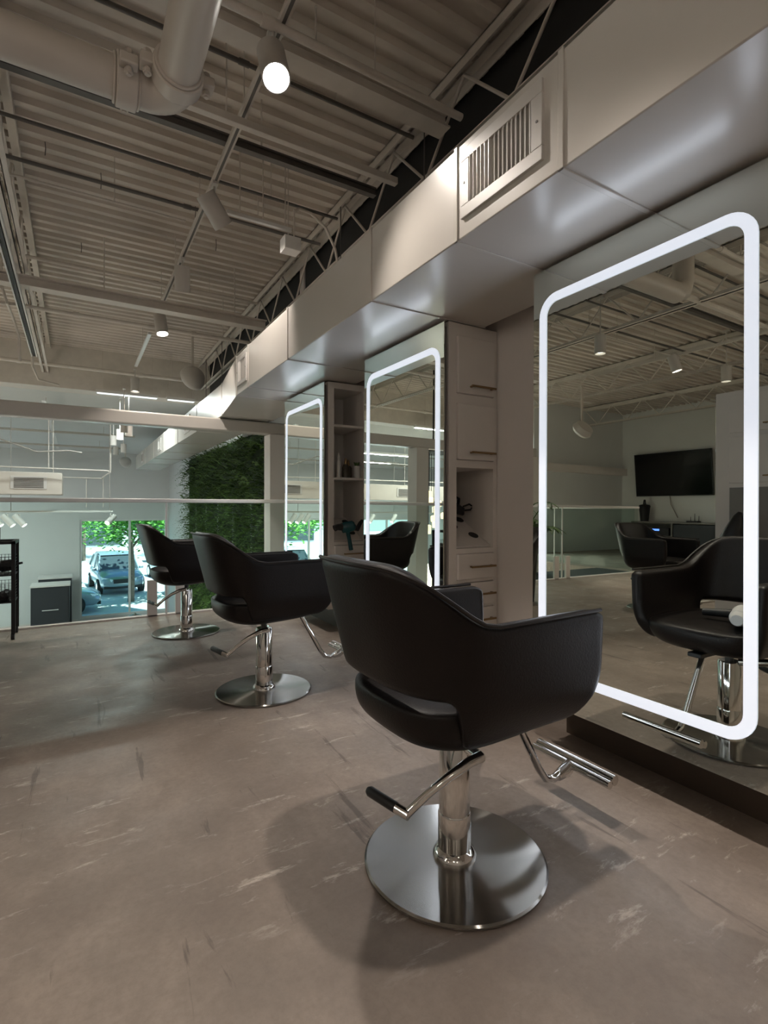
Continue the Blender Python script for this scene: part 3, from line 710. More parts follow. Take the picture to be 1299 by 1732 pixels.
# ================================================================ STYLING CHAIRS
def make_chair(label):
    r = root('styling_chair', (0, 0, 0), label, 'chair', 'black leather styling chairs')
    # plan path (local x forward, y left); unit data: half width b, back depth
    NA, NBk = 15, 31
    path = []
    xf = .335
    for i in range(NA): path.append(('arm', -1, xf + (-.09 - xf) * i / NA))
    for i in range(NBk): path.append(('back', R(-90 + 180 * i / (NBk - 1)), 0))
    for i in range(NA): path.append(('arm', 1, -.09 + (xf + .09) * (i + 1) / NA))
    NV = 14
    nex = 2.0 / 2.7
    def P(i, j):
        kd, a, x = path[i]; t = j / (NV - 1)
        if kd == 'arm': bx, y = x, a * (.295 - .012 * sm(x, -.1, .34)); back = 0
        else:
            c, s_ = math.cos(a), math.sin(a)
            bx = -.09 - .215 * (abs(c) ** nex); y = (.295) * math.copysign(abs(s_) ** nex, s_); back = min(1, (-.09 - bx) / .215)
        q = max(0, -.10 - bx)
        top = .782 + .152 * sm(-bx, .10, .30) 
        # bottom edge: rear cutout with rounded corner, arms go low
        cut = sm(-bx, .155, .215)
        bot = .452 + .146 * cut
        if kd == 'arm':
            e = (xf - bx)
            if e < .10: bot += .085 * (1 - math.sqrt(max(0, 1 - (1 - e / .10) ** 2)))
            if e < .03: top -= .018 * (1 - math.sqrt(max(0, 1 - (1 - e / .03) ** 2)))
        z = bot + (top - bot) * t
        lean = .085 * ((z - .60) / .33) * sm(-bx, .05, .30)
        # sides tuck in at the bottom, slight belly
        u = max(0, (.60 - z) / .15)
        y *= 1 - .22 * u * u * (1 - .0 * back)
        if kd == 'arm': bx = bx - .035 * sm(bx, .2, .335) * max(0, (.62 - z) / .17)
        # arms flare a little outward towards the top
        y *= 1 + .02 * sm(z, .6, .78)
        return Vector((bx - max(0, lean), y, z))
    n = len(path)
    MB().grid(P, n, NV).build('seat_shell', 'leather', r, sub=1, solid=.055, soloff=(1))
    sh = r.children[0]
    # make sure solidify goes inwards: test with normals of one face
    f = sh.data.polygons[len(sh.data.polygons) // 2]; inward = Vector((-f.center.x - .0, -f.center.y, 0)).dot(f.normal) > 0
    sh.modifiers['solid'].offset = 1 if inward else -1
    for (off, nm) in ((.002, 'piping'),):
        pts = [P(i, NV - 1) + Vector((0, 0, .001)) for i in range(n)]
        dn = [P(0, j) for j in range(NV - 1, 3, -1)]; de = [P(n - 1, j) for j in range(NV - 1, 3, -1)]
        MB().tube(pts[1:-1], .0055, 8).build('piping', 'piping', r)
    # seat cushion: superellipsoid
    def Sq(i, j, nu=40, nv=18):
        u = 2 * math.pi * i / nu; v = -math.pi / 2 + math.pi * j / (nv - 1)
        ce = lambda a, e: math.copysign(abs(math.cos(a)) ** e, math.cos(a)); se = lambda a, e: math.copysign(abs(math.sin(a)) ** e, math.sin(a))
        cv = abs(math.cos(v)) ** .42
        x = .325 * cv * ce(u, .62); y = .262 * cv * se(u, .62); z = se(v, .75)
        z = z * (.028 if z > 0 else .117)
        z += .0 + (.015 * (x / .33) if z < 0 else 0)
        return Vector((x + .040, y, .545 + z + (.010 * sm(-x, .12, .33) if z < 0 else 0)))
    MB().grid(Sq, 40, 18, cu=True).build('seat_cushion', 'leather', r, sub=1)
    MB().box(-.10, .10, -.09, .09, .432, .452).box(.0, .30, -.03, .03, .425, .445).build('mounting_plate', 'black', r, bevel=.004)
    MB().lathe([(.018, .33), (.018, .44)], seg=20).build('piston', 'dark_steel', r)
    MB().lathe([(.047, .03), (.047, .365), (.043, .372), (.018, .372)], seg=40).build('column', 'chrome', r)
    MB().lathe([(.050, .03), (.050, .145), (.0475, .150)], seg=40).build('column_sleeve', 'chrome', r)
    MB().lathe([(.066, .012), (.066, .022), (.060, .034), (.050, .042)], seg=36).build('base_collar', 'chrome', r)
    b = MB().lathe([(.268, 0), (.276, .004), (.276, .009), (.270, .013), (.19, .014), (.12, .0145), (.06, .015)], seg=96).build('base_disc', 'brushed', r, angle=30)
    # pump lever
    lv = MB().tube([(.0, -.04, .375), (-.03, -.115, .385), (-.05, -.175, .395)], [.018, .017, .016], 12)
    lv.tube([(-.045, -.175, .398), (-.09, -.175, .392), (-.15, -.165, .365), (-.205, -.145, .325), (-.255, -.12, .275)], [.015, .014, .012, .011, .012], 12)
    L = lv.build('pump_lever', 'chrome', r)
    MB().cyl((-.252, -.128, .275), (-.268, -.09, .281), .0135, seg=16).build('grip_collar', 'chrome', L)
    MB().tube([(-.268, -.09, .281), (-.30, -.005, .294), (-.303, .003, .295)], [.014, .014, .009], 14).build('lever_grip', 'black', L)
    # footrest
    f = MB().tube([(.10, .0, .445), (.19, 0, .44), (.235, 0, .415), (.30, 0, .30), (.365, 0, .185), (.40, 0, .140), (.44, 0, .128), (.49, 0, .145)], .0135, 14)
    F = f.build('footrest_tube', 'chrome', r)
    MB().tube([(.55, -.165, .165), (.55, .165, .165)], .017, 16, flat=1.0).tube([(.524, -.165, .157), (.524, .165, .157)], .014, 12).build('footrest_bar', 'chrome', F)
    MB().tube([(.46, 0, .130), (.50, 0, .140), (.53, 0, .157)], [.016, .024, .02], 12).build('bar_bracket', 'chrome', F)
    return r
c0 = make_chair('nearest styling chair, dark leather with a chrome column and round base')
c0.location = (1.0, 1.255, 0)
c1 = dup(c0, (.955, 2.985, -.0), R(3), 'middle styling chair, dark leather, standing before the middle mirror')
c2 = dup(c0, (.825, 4.72, -.0), R(2), 'farthest styling chair of the row, dark leather, near the gallery edge')
c3 = dup(c0, (-1.86, 3.38, 0), R(-84), 'dark styling chair reflected below the wall television')
# lower seats for the two farther chairs (their pistons are let down)
# white dryer lying on the near seat
r = root('hand_dryer', (1.15, 1.14, .618), 'white and black handheld dryer lying on the nearest seat', 'hair dryer', rz=R(70))
MB().tube([(0, -.10, .0), (0, -.09, .0), (0, .04, 0), (0, .09, 0), (0, .10, 0)], [.02, .034, .036, .032, .02], 24).build('barrel', 'white', r)
MB().tube([(0, .05, -.005), (.07, .06, -.01), (.15, .07, -.015)], [.020, .018, .016], 14).build('handle', 'black', r)
MB().tube([(0, -.10, 0), (0, -.14, 0), (0, -.15, 0)], [.03, .026, .022], 18).build('nozzle', 'white', r)

# ================================================================ WALL SIDE SEEN IN THE MIRRORS
r = root('wall_television', (XL + .03, 7.8, H + 1.0), 'black wide television tilted on the left wall, seen in the nearest mirror', 'television')
tilt = Matrix.Rotation(R(6), 3, 'Y')
MB().obox((.07, 0, 0), (.05, 2.04, 1.16), tilt).build('tv_casing', 'black', r, bevel=.004)
MB().obox((.098, 0, 0), (.004, 2.0, 1.12), tilt).build('screen', 'screen', r, smooth=False)
MB().box(-.03, .03, -.15, .15, -.15, .15).build('wall_mount', 'black', r)
MB().tube([(0, .1, -.5), (.02, .05, -.8), (0, -.12, -1.15)], .010, 8).build('power_cord', 'cable', r)
r = root('media_cabinet', (XL + .25, 7.6, 0), 'grey media cabinet under the television with a blue display', 'cabinet')
MB().box(-.22, .22, -1.1, 1.1, .78, .82).box(-.22, .22, -1.1, -1.06, 0, .78).box(-.22, .22, 1.06, 1.1, 0, .78).box(-.22, -.20, -1.06, 1.06, 0, .78).box(-.2, .2, -.02, .02, .05, .78).build('cabinet_frame', 'tv_grey', r, smooth=False)
MB().box(.17, .19, -1.04, -.04, .06, .76).build('door', 'charcoal', r, bevel=.003)
MB().box(-.1, .15, .10, .96, .46, .66).build('receiver', 'black', r, bevel=.004)
MB().box(.150, .153, .35, .62, .58, .63).build('display', 'bluelcd', r, smooth=False)
r = root('black_bin', (XL + .26, 8.45, .822), 'black bucket with a domed lid standing on the media cabinet', 'bin')
MB().lathe([(.001, 0), (.10, 0), (.14, .38), (.15, .40)], seg=24).build('bucket', 'black', r)
MB().lathe([(.15, .40), (.13, .44), (.04, .46), (.025, .58), (.001, .59)], seg=24).build('lid', 'black', r)
r = root('wifi_router', (XL + .26, 7.15, .822), 'black router with upright antennas on the media cabinet', 'router')
MB().box(-.08, .08, -.14, .14, 0, .035).build('router_body', 'black', r, bevel=.006)
for k, (yy, hh) in enumerate([(-.1, .16), (0, .22), (.1, .14)]): MB().cyl((-.05, yy, .03), (-.05, yy, hh), .008, .006, seg=8).build('antenna', 'black', r)
# opposite cabinet island
r = root('station_island', (-1.42, 2.53, 0), 'pale cabinet island with doors reflected beside the ring of the nearest mirror', 'cabinet')
MB().box(-.45, 0, -.96, 0, 0, ZT).build('carcass', 'cab', r, smooth=False)
MB().box(-.43, -.02, .002, .012, .2, ZT - .02).build('side_mirror', 'mirror', r, smooth=False)
for a, c in ((.70, 1.03), (.25, .66), (-.45, -.30), (-.62, -.47)):
    o = MB().box(0.001, .018, -.84, -.12, H + a, H + c).build('door', 'cab', r, bevel=.003)
    MB().box(.04, .05, -.56, -.40, H + a + .05, H + a + .062).box(.018, .042, -.55, -.54, H + a + .05, H + a + .06).box(.018, .042, -.42, -.41, H + a + .05, H + a + .06).build('handle', 'brass', o)
MB().box(.0005, .003, -.84, -.12, H - .25, H + .21).build('open_niche', 'tv_grey', r, smooth=False)
r = root('black_bag', (-1.26, 2.30, H - .25), 'black draped bag hanging on the reflected cabinet island', 'bag')
MB().tube([(0, .05, -.25), (.03, .03, -.1), (.05, -.02, .05), (.03, -.05, .20), (0.02, -.06, .24)], [.09, .11, .08, .04, .015], 16).build('bag_body', 'black', r)
# planter with big leaves
def planter(x, y, label):
    r = root('potted_plant', (x, y, 0), label, 'plant')
    MB().lathe([(.001, 0), (.15, 0), (.19, .62), (.205, .66), (.19, .66), (.17, .60), (.001, .60)], seg=32).build('planter', 'pot', r)
    st = MB(); lf = MB(); rnd = random.Random(5)
    for k in range(13):
        a = k * 2.4 + rnd.random(); rr = .12 + .22 * rnd.random(); hh = .75 + .45 * rnd.random()
        top = Vector((rr * math.cos(a), rr * math.sin(a), hh)); st.tube([(0.02 * math.cos(a), .02 * math.sin(a), .58), top * .5 + Vector((0, 0, .38)), top], .006, 6)
        for q in range(7):
            b = a + (q - 3) * .75; d = Vector((math.cos(b), math.sin(b), -.45)); sd = Vector((-math.sin(b), math.cos(b), 0))
            L = .16 + .05 * rnd.random(); n0 = len(lf.v)
            vs = []
            for s_, wd in ((0, .004), (.25, .028), (.55, .036), (.8, .022), (1, .002)):
                c = top + Vector((d.x, d.y, 0)) * L * s_ + Vector((0, 0, .02 * s_ - .11 * s_ * s_))
                vs += [c - sd * wd + Vector((0, 0, .006)), c, c + sd * wd + Vector((0, 0, .006))]
            lf.add(vs, [(i * 3 + e, i * 3 + e + 1, i * 3 + e + 4, i * 3 + e + 3) for i in range(4) for e in (0, 1)])
    st.build('stems', 'leaf', r); lf.build('leaves', 'leaf', r)
planter(-.92, 4.45, 'umbrella leaf plant in a tall dark planter, seen at the nearest mirror edge')

# ================================================================ LEFT CART
r = root('salon_trolley', (-.62, 5.30, 0), 'black metal trolley with wire baskets cut off by the left edge', 'trolley')
m = MB()
for x in (-.26, .17):
    for y in (-.14, .16): m.box(x, x + .028, y, y + .028, .05, .80)
m.box(-.26, .198, -.14, -.112, .78, .805).box(-.26, .198, .16, .188, .78, .805).box(.17, .198, -.112, .16, .78, .805).box(-.26, -.232, -.112, .16, .78, .805)
m.build('frame', 'black', r, smooth=False)
for z0 in (.33, .55):
    w_ = MB()
    w_.box(-.25, .19, -.13, .17, z0 - .03, z0 - .022)
    for k in range(6): w_.box(-.25, .185, -.128, -.125, z0 + .025 * k, z0 + .0028 + .025 * k); w_.box(-.25, .185, .165, .168, z0 + .025 * k, z0 + .0028 + .025 * k); w_.box(.183, .186, -.125, .165, z0 + .025 * k, z0 + .0028 + .025 * k)
    for k in range(18): w_.box(-.25 + .025 * k, -.247 + .025 * k, .165, .168, z0 - .02, z0 + .13)
    for k in range(18): w_.box(-.25 + .025 * k, -.247 + .025 * k, -.128, -.125, z0 - .02, z0 + .13)
    w_.build('wire_basket', 'black', r, smooth=False)
for k, (x, y) in enumerate(((-.24, -.12), (.18, -.12), (-.24, .17), (.18, .17))):
    MB().cyl((x - .012, y, .026), (x + .012, y, .026), .026, seg=16).build('wheel', 'black', r)
rnd = random.Random(3)
for k, (x, y, z) in enumerate([(-.13, 0, .36), (.02, .04, .36), (.12, -.04, .35), (-.12, .0, .60), (.02, -.02, .60), (.12, .05, .59)]):
    o = root('hair_brush', (-.62 + x, 5.30 + y, z), 'dark round brush lying in the trolley baskets', 'brush', 'dark brushes heaped in the trolley')
    a = rnd.random() * 3
    d = Vector((math.cos(a), math.sin(a), .15)) * .06
    MB().tube([-d * 1.0, -d * .6, d * .6, d], [.02, .048, .048, .02], 14).build('brush_head', 'black', o)
    MB().tube([d, d * 1.9], [.012, .009], 10).build('brush_handle', 'black', o)
r = root('pump_bottle', (-.56, 5.26, .805), 'reddish brown bottle top standing on the trolley', 'bottle')
MB().lathe([(.001, 0), (.03, 0), (.03, .11), (.012, .13)], seg=20).build('bottle_body', 'kick', r)
MB().lathe([(.014, .13), (.014, .155), (.003, .18)], seg=14).build('cap', 'black', r)

# ================================================================ LIVING WALL
r = root('living_wall', (XR - .02, 8.6, LF), 'tall green fern wall beneath the far duct', 'plant wall')
Y0, Y1, Z1 = -.2, 7.25, H + 1.36 - LF
MB().box(-.04, .015, Y0, Y1, 0, Z1).build('backing_panel', 'moss', r, smooth=False)
rnd = random.Random(11); m = MB()
def frond(m, p, d, L, wd, rnd):
    up = Vector((0, 0, 1)); side = d.cross(up); side = side.normalized() if side.length > .01 else Vector((0, 1, 0))
    nrm = side.cross(d).normalized(); vs = []; pr = None
    droop = rnd.uniform(.3, .9)
    n = 6; fs = []
    for k in range(n):
        s0 = (k + .3) / n; c = p + d * L * s0 + Vector((0, 0, -droop * L * s0 * s0)); w_ = wd * (1 - s0 * .75)
        f = d * L / n * .95
        for sg in (-1, 1):
            b = len(vs); tip = c + side * sg * w_ + f * .6 + Vector((0, 0, -.2 * w_))
            vs += [c, c + f * .75, tip]; fs.append((b, b + 1, b + 2))
    m.add(vs, fs)
for k in range(4600):
    y = Y0 + (Y1 - Y0) * rnd.random(); z = Z1 * rnd.random() ** .75
    clump = .20 * math.sin(y * 7 + 3 * math.sin(z * 4)) * math.sin(z * 6 + 2 * math.sin(y * 3)) + .12
    p = Vector((-.04 - max(0, clump) * rnd.random(), y, z))
    d = Vector((-rnd.uniform(.3, 1), rnd.uniform(-1, 1), rnd.uniform(-.6, .8))).normalized()
    frond(m, p, d, rnd.uniform(.16, .42), rnd.uniform(.04, .085), rnd)
m.build('foliage', 'fern', r, smooth=False)

# ================================================================ HALL BELOW
def office(x, y, w_, h, d, label):
    r = root('file_cabinet', (x, y, LF), label, 'cabinet', 'dark cabinets with white tops in the hall')
    MB().box(-w_ / 2, w_ / 2, 0, d, .02, h - .05).build('body', 'charcoal', r, bevel=.006)
    MB().box(-w_ / 2 - .02, w_ / 2 + .02, -.02, d + .02, h - .05, h).build('top', 'white', r, bevel=.004)
    MB().box(-w_ / 2 + .04, w_ / 2 - .04, -.012, 0, .08, h - .10).build('drawer_front', 'charcoal', r, bevel=.004)
    MB().box(-.20, .20, -.04, -.03, h * .55, h * .55 + .02).box(-.19, -.17, -.03, -.012, h * .55, h * .55 + .02).box(.17, .19, -.03, -.012, h * .55, h * .55 + .02).build('handle', 'track', r)
    return r
office(-.62, 17.6, .94, 1.60, .8, 'front dark cabinet with a white top on the hall floor')
office(-.54, 18.9, .87, 1.67, .8, 'rear dark cabinet with a white top, half hidden behind the front one')
# hood dryer dome on a stand
r = root('floor_lamp', (1.52, 17.0, LF), 'domed metal lamp head standing below the gallery edge by the window', 'lamp')
MB().lathe([(.33, .0), (.33, .04), (.28, .17), (.16, .27), (.04, .31), (.03, .34)], c=(0, 0, .35), seg=32).build('dome', 'brushed', r)
MB().cyl((0, 0, .02), (0, 0, .38), .02, seg=12).lathe([(.2, 0), (.2, .02), (.02, .03)], seg=24).build('stand', 'black', r)
# box duct with a grille, hanging over the hall
r = root('hall_duct', (-.22, 11.7, H + .24), 'boxy beige duct with a rectangular grille hanging at the left', 'duct')
MB().box(-8, 0, 0, .9, 0, .42).build('duct_body', 'pipe', r, bevel=.01)
for xx in (-.77, -4.2):
    o = MB().box(xx - .04, xx + .52, -.015, 0, .10, .34).build('grille_frame', 'grille', r, bevel=.003)
    l = MB()
    for k in range(7): l.box(xx + .01, xx + .47, -.022, -.015, .125 + .028 * k, .140 + .028 * k)
    l.build('grille_bars', 'dark_steel', o, smooth=False)
m = MB()
for x in (-1.2, -.15, -4, -6.5): m.cyl((x, .1, .42), (x, .1, 1.72), .006, seg=6)
m.split('hanger_rod', 'steel', r)
# conduit frame hanging in the hall
r = root('conduit_loop', (0, 12.0, H + .75), 'thin conduit loop hanging over the hall, above the boxy duct', 'conduit')
MB().tube([(-9, 0, .08), (.55, 0, .0), (.62, .0, -.02), (.50, .9, -.10)], .013, 8).tube([(-1.0, .6, -.12), (.50, .9, -.12)], .011, 8).build('conduit_run', 'steel', r)
m = MB()
for x in (-1.9, -.45, .62): m.cyl((x, 0, 0), (x, 0, 1.2), .008, seg=6)
m.cyl((.52, .9, -.1), (.52, .9, -.75), .007, seg=6).cyl((.2, .9, -.1), (.2, .9, -.75), .007, seg=6).split('hanger_rod', 'steel', r)
xz = H + .93
o = tag(MB().tube([(-4, 11.2, H + 1.16), (-1.2, 11.2, H + 1.22), (-.6, 11.2, H + 1.0), (-.1, 11.2, H + 1.05), (.1, 11.2, H + 1.02)], .012, 8).build('hanging_cable', 'cable'), 'sagging cable strung across the far hall ceiling', 'cable')
# spotlight rail in the hall
r = root('spotlight_rail', (0, 12.0, H - .10), 'thin hanging rail carrying white spotlight heads in the hall', 'track')
MB().box(-8, .66, -.02, .02, 0, .035).build('rail', 'track', r, smooth=False)
m = MB()
for x in (-1.05, .60, -4, -6.5): m.cyl((x, 0, .03), (x, 0, 2.1), .006, seg=6)
m.split('hanger_wire', 'cable', r)
def head(x, d, label, grp='spotlights on the hanging rail', lit=True):
    r = root('spotlight', (x, 12.0, H - .12), label, 'spotlight', grp); d = Vector(d).normalized()
    c = Vector((0, 0, -.13))
    MB().cyl(c - d * .13, c + d * .13, .055, seg=18).build('housing', 'white', r)
    MB().cyl(c + d * .131, c + d * .134, .048, seg=18).build('lens', 'dimglow', r)
    MB().cyl((0, 0, 0), c, .012, seg=8).build('stem', 'white', r)
    return r
h0 = head(-1.28, (.6, -.2, -.7), 'white tube spotlight tilted on the hanging rail at far left')
h0['label'] = 'leftmost of the three white spotlights at the far left'
dup(h0, (-1.10, 12, H - .12), None, 'middle one of the three white spotlights at the far left'); dup(h0, (-.92, 12, H - .12), None, 'right one of the three white spotlights at the far left')
for x in (-3.3, -4.0, -4.7, -5.5): dup(h0, (x, 12, H - .12), None, 'white tube spotlight on the hanging rail, seen in the middle mirror')
h1 = head(.62, (-.5, -.6, -.5), 'stubby white spotlight at the right end of the hanging rail', None)
# pendant cluster seen in the middle mirror
r = root('pendant_cluster', (-2.55, 8.3, H + 1.12), 'cluster chandelier of glowing glass jars on black cords, in the middle mirror', 'chandelier')
MB().cyl((0, 0, 0), (0, 0, .03), .42, seg=40).build('canopy', 'black', r)
MB().cyl((0, 0, .03), (0, 0, DK - H - 1.12), .015, seg=10).build('stem', 'black', r)
rnd = random.Random(2)
for k in range(14):
    a = k * 2.4; rr = .09 + .30 * ((k * 7) % 14) / 14; L = .75 + .85 * ((k * 5) % 14) / 14
    x, y = rr * math.cos(a), rr * math.sin(a)
    o = MB().cyl((x, y, -L), (x, y, 0), .006, seg=6).build('cord', 'black', r)
    MB().lathe([(.001, -.13), (.055, -.125), (.06, -.02), (.03, 0), (.001, .002)], c=(x, y, -L), seg=16).build('glowing_jar', 'bulb', o)
r = root('round_speaker', (-4.2, 6.2, H + 1.45), 'round white speaker reflected among the nearest mirror trusses', 'speaker')
MB().lathe([(.05, .12), (.16, .10), (.19, 0), (.15, -.05)], seg=28, mat=Matrix.Rotation(R(50), 3, 'X')).build('speaker_housing', 'white_metal', r)
MB().box(-.02, .02, -.01, .01, 0, .8).build('bracket', 'steel', r)
l = bpy.data.lights.new('cluster_light', 'POINT'); l.energy = 60; l.shadow_soft_size = .3; l.color = (1, .88, .72)
lo = bpy.data.objects.new('cluster_light', l); COL.objects.link(lo); lo.parent = bpy.data.objects['pendant_cluster']; lo.location = (0, 0, -2.5)
# hall lighting: row of linear ceiling lamps
def strip(x, y, z, L, label, pw):
    r = root('strip_lamp', (x, y, z), label, 'ceiling lamp', 'linear lamps above the hall')
    MB().box(-L / 2, L / 2, -.05, .05, 0, .05).build('housing', 'white', r, bevel=.004)
    MB().box(-L / 2 + .02, L / 2 - .02, -.04, .04, -.012, 0).build('diffuser', 'striplight', r, smooth=False)
    MB().cyl((-L * .4, 0, .05), (-L * .4, 0, DK - z if y < YB else .2), .004, seg=6).cyl((L * .4, 0, .05), (L * .4, 0, DK - z if y < YB else .2), .004, seg=6).split('hanger_rod', 'steel', r)
    if pw:
        l = bpy.data.lights.new('strip_light', 'AREA'); l.shape = 'RECTANGLE'; l.size = L; l.size_y = .08; l.energy = pw; l.color = (.9, 1, .97)
        lo = bpy.data.objects.new('strip_light', l); COL.objects.link(lo); lo.parent = r; lo.location = (0, 0, -.02)
strip(.80, 10.3, H + 2.0, 1.0, 'long bright strip lamp under the bulkhead edge, at the left', 60)
strip(1.70, 10.3, H + 2.0, .5, 'short bright strip lamp under the bulkhead edge, near the duct', 0)
strip(-5, 10.3, H + 2.0, 3, 'strip lamp over the hall seen only in the mirrors', 120)
strip(-5, 15.6, H + 1.65, 3, 'strip lamp over the far end of the hall', 160)
strip(-4.5, 13.2, H + 1.65, 2, 'strip lamp over the middle of the hall seen in the mirrors', 110)

# ================================================================ OUTSIDE
def car(name, x, y, rz, mat, label, kind='suv'):
    r = root(name, (x, y, LF - .02), label, 'car', 'cars in the parking lot', rz)
    hs = 1.0 if kind == 'suv' else .86
    # lower body: stations along length (front at -y)
    L = 4.5
    st = [(-2.25, .62, .38, .60), (-2.20, .78, .30, .74), (-2.0, .86, .24, .86), (-1.5, .90, .24, .98), (-.95, .92, .24, 1.05), (0, .93, .24, 1.05), (1.2, .93, .24, 1.06), (1.9, .90, .26, 1.04), (2.2, .82, .32, .98), (2.25, .70, .40, .85)]
    def sec(hw, z0, z1, n=20):
        out = []
        for k in range(n):
            a = 2 * math.pi * k / n; c, s = math.cos(a), math.sin(a)
            out.append((hw * math.copysign(abs(c) ** .45, c), (z0 + z1) / 2 + (z1 - z0) / 2 * math.copysign(abs(s) ** .5, s)))
        return out
    vs = []; n = 20
    for (yy, hw, z0, z1) in st:
        for (a, b) in sec(hw, z0, z1 * hs): vs.append((a, yy, b))
    fs = [(i * n + k, i * n + (k + 1) % n, (i + 1) * n + (k + 1) % n, (i + 1) * n + k) for i in range(len(st) - 1) for k in range(n)] + [tuple(range(n)), tuple(range((len(st) - 1) * n, len(st) * n))]
    MB().add(vs, fs).build('body', mat, r, angle=50)
    st2 = [(-1.05, .80, 1.00), (-.35, .70, 1.62), (.2, .70, 1.70), (1.2, .70, 1.68), (1.75, .68, 1.55), (2.1, .76, 1.05)]
    g = MB(); vs = []
    for (yy, hw, zt) in st2: vs += [(-.84, yy, 1.0 * hs), (-hw, yy, zt * hs), (hw, yy, zt * hs), (.84, yy, 1.0 * hs)]
    g.add(vs, [(i * 4 + k, i * 4 + k + 1, i * 4 + 4 + k + 1, i * 4 + 4 + k) for i in range(5) for k in range(3)] + [(0, 1, 2, 3), (20, 21, 22, 23)]).build('cabin_glass', 'carglass', r, smooth=False)
    m = MB(); vs = []
    for (yy, hw, zt) in [(-.42, .72, 1.60)] + st2[2:5]: vs += [(-hw - .01, yy, zt * hs - .05), (-hw + .04, yy, zt * hs + .03), (hw - .04, yy, zt * hs + .03), (hw + .01, yy, zt * hs - .05)]
    m.add(vs, [(i * 4 + k, i * 4 + k + 1, i * 4 + 4 + k + 1, i * 4 + 4 + k) for i in range(3) for k in range(3)])
    for sg in (-1, 1):
        m.tube([(sg * .82, -1.05, 1.0 * hs), (sg * .70, -.36, 1.62 * hs)], .035, 8).tube([(sg * .85, .35, 1.0 * hs), (sg * .71, .30, 1.68 * hs)], .03, 8).tube([(sg * .82, 2.1, 1.03 * hs), (sg * .68, 1.72, 1.56 * hs)], .05, 8)
    m.build('roof', mat, r)
    MB().box(-.40, .40, -2.265, -2.2, .52 * hs, .70 * hs).build('grille', 'black', r, bevel=.01)
    MB().box(-.78, .78, -2.25, -2.12, .30, .42).build('lower_bumper', 'black', r, bevel=.02)
    for sg in (-1, 1):
        MB().add([(sg * .42, -2.25, .70 * hs), (sg * .80, -2.08, .80 * hs), (sg * .86, -1.9, .84 * hs), (sg * .84, -2.02, .66 * hs), (sg * .46, -2.265, .60 * hs)], [(0, 1, 2, 3, 4)]).build('headlight', 'headlight', r)
        MB().obox((sg * .98, -.80, 1.04 * hs), (.20, .10, .13), Matrix.Identity(3)).build('side_mirror', mat, r, bevel=.03)
        for yy in (-1.42, 1.42):
            o = MB().cyl((sg * .74, yy, .34), (sg * .95, yy, .34), .34, seg=28).build('wheel', 'rubber', r)
            MB().cyl((sg * .955, yy, .34), (sg * .96, yy, .34), .22, seg=20).build('hub', 'carred', o)
    return r
car('car', 1.62, 27.6, R(5), 'carblue', 'grey blue car facing the window, framed behind the tree trunk')
car('car', -1.45, 22.4, R(90), 'carblue', 'dark glossy car nose at the lower left of the window', 'sedan')
car('car', 4.6, 30.0, R(8), 'carwhite', 'white car at the right, beyond the tree', 'sedan')
car('car', 4.5, 23.0, R(5), 'carblue', 'car half hidden behind the farthest chair and its column', 'sedan')
car('car', 6.5, 40, R(90), 'carred', 'silver car crossing far behind the others')
car('car', -6.5, 27, R(0), 'carwhite', 'white car outside the mirrored window, left one', 'suv')
car('car', -3.2, 27.5, R(0), 'carred', 'silver car outside the mirrored window', 'sedan')
car('car', -9.5, 26, R(10), 'carwhite', 'white car outside the mirrored window, right one', 'sedan')
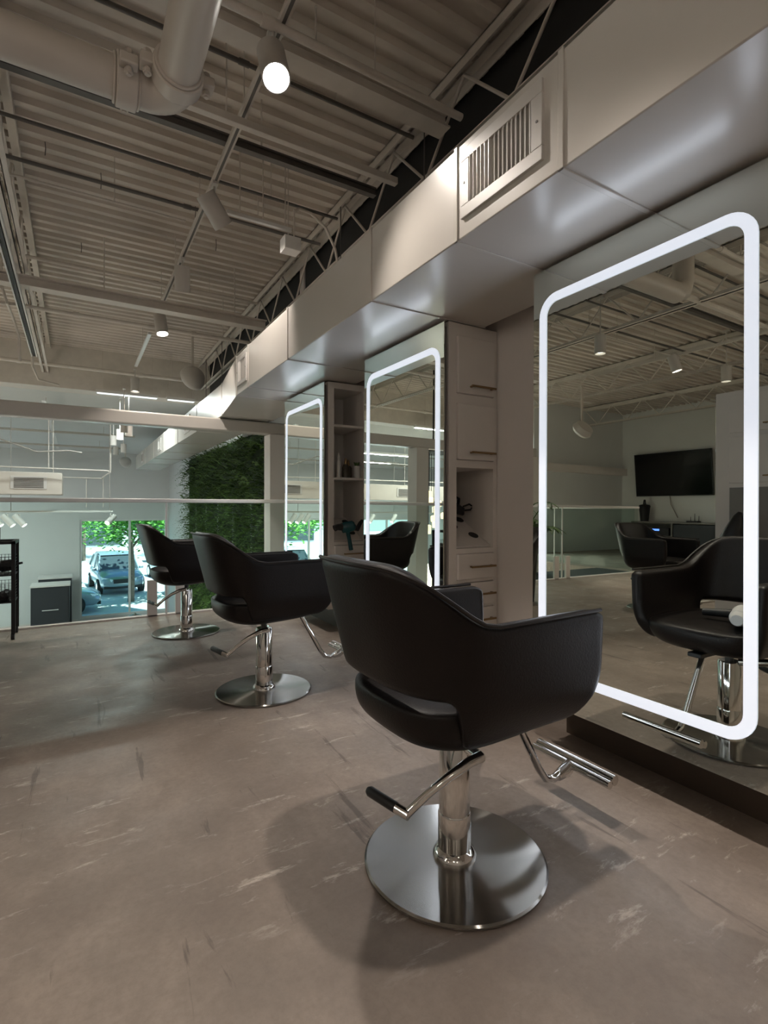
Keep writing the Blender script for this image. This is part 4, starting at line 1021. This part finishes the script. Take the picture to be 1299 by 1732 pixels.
def tree(x, y, h, rad, label, seed, n=2600):
    r = root('street_tree', (x, y, LF - .02), label, 'tree', 'trees in the parking lot'); rnd = random.Random(seed)
    m = MB().tube([(0, 0, 0), (.03, 0, h * .35), (-.02, 0, h * .6), (.05, 0, h * .85)], [.13, .11, .09, .04], 12)
    for k in range(7):
        a = k * .9; m.tube([(0, 0, h * (.5 + .04 * k)), (rad * .35 * math.cos(a), rad * .35 * math.sin(a), h * .72), (rad * .7 * math.cos(a), rad * .7 * math.sin(a), h * (.75 + .03 * k))], [.05, .03, .012], 8)
    m.build('trunk', 'bark', r)
    l = MB(); cs = []
    for k in range(46):
        d = Vector((rnd.gauss(0, 1), rnd.gauss(0, 1), rnd.gauss(0, .75))).normalized() * rad * rnd.uniform(.45, 1)
        cs.append(Vector((0, 0, h * .82)) + Vector((d.x, d.y, d.z * .75)))
    for k in range(n):
        c = rnd.choice(cs) + Vector((rnd.gauss(0, 1), rnd.gauss(0, 1), rnd.gauss(0, .8))) * rad * .16
        a = rnd.random() * 6.3; s = rnd.uniform(.06, .13); u = Vector((math.cos(a), math.sin(a), rnd.uniform(-.6, .6))) * s; v_ = Vector((-math.sin(a), math.cos(a), rnd.uniform(-.8, .8))) * s * .6
        l.add([c - u, c + v_, c + u, c - v_], [(0, 1, 2, 3)])
    l.build('crown', 'treeleaf', r, smooth=False)
tree(1.95, 23.5, 4.3, 2.0, 'leafy tree just outside the window, its dark trunk behind the mullion', 1, 4200)
tree(-.6, 29.5, 4.4, 1.8, 'leafy tree left of the grey blue car', 2, 3600)
tree(6.9, 33, 4.8, 2.4, 'leafy tree right of the window mullion', 3)
tree(-4.6, 24.5, 4.4, 2.0, 'leafy tree outside the window seen in the far mirror', 4)
tree(-10.2, 29, 4.4, 2.1, 'leafy tree outside the window seen in the mirrors, farther left', 5)
tree(0.5, 43, 6.0, 3.6, 'broad tree far across the parking lot', 6)
tree(8.5, 44, 6.0, 3.6, 'broad tree far across the lot at the right', 7)
r = root('shop_building', (2, 55, LF - .02), 'long pale building far across the parking lot', 'building')
MB().box(-30, 30, 0, 6, 0, 5.2).build('wall', 'facade', r, smooth=False)
MB().box(-30.3, 30.3, -.4, 6.2, 5.2, 5.7).build('roof_band', 'carblue', r, smooth=False)
for k in range(-5, 6):
    o = MB().box(k * 5 - 1.8, k * 5 + 1.8, -.06, 0, .3, 3.4).build('shop_window', 'carglass', r, smooth=False)
m = MB()
for k in range(-6, 8): m.box(k * 2.7 - .06 + .3, k * 2.7 + .06 + .3, 25, 30.5, LF - .0199, LF - .0195)
tag(m.build('parking_lines', 'white', smooth=False), 'painted white parking bay lines on the concrete', 'road marking')
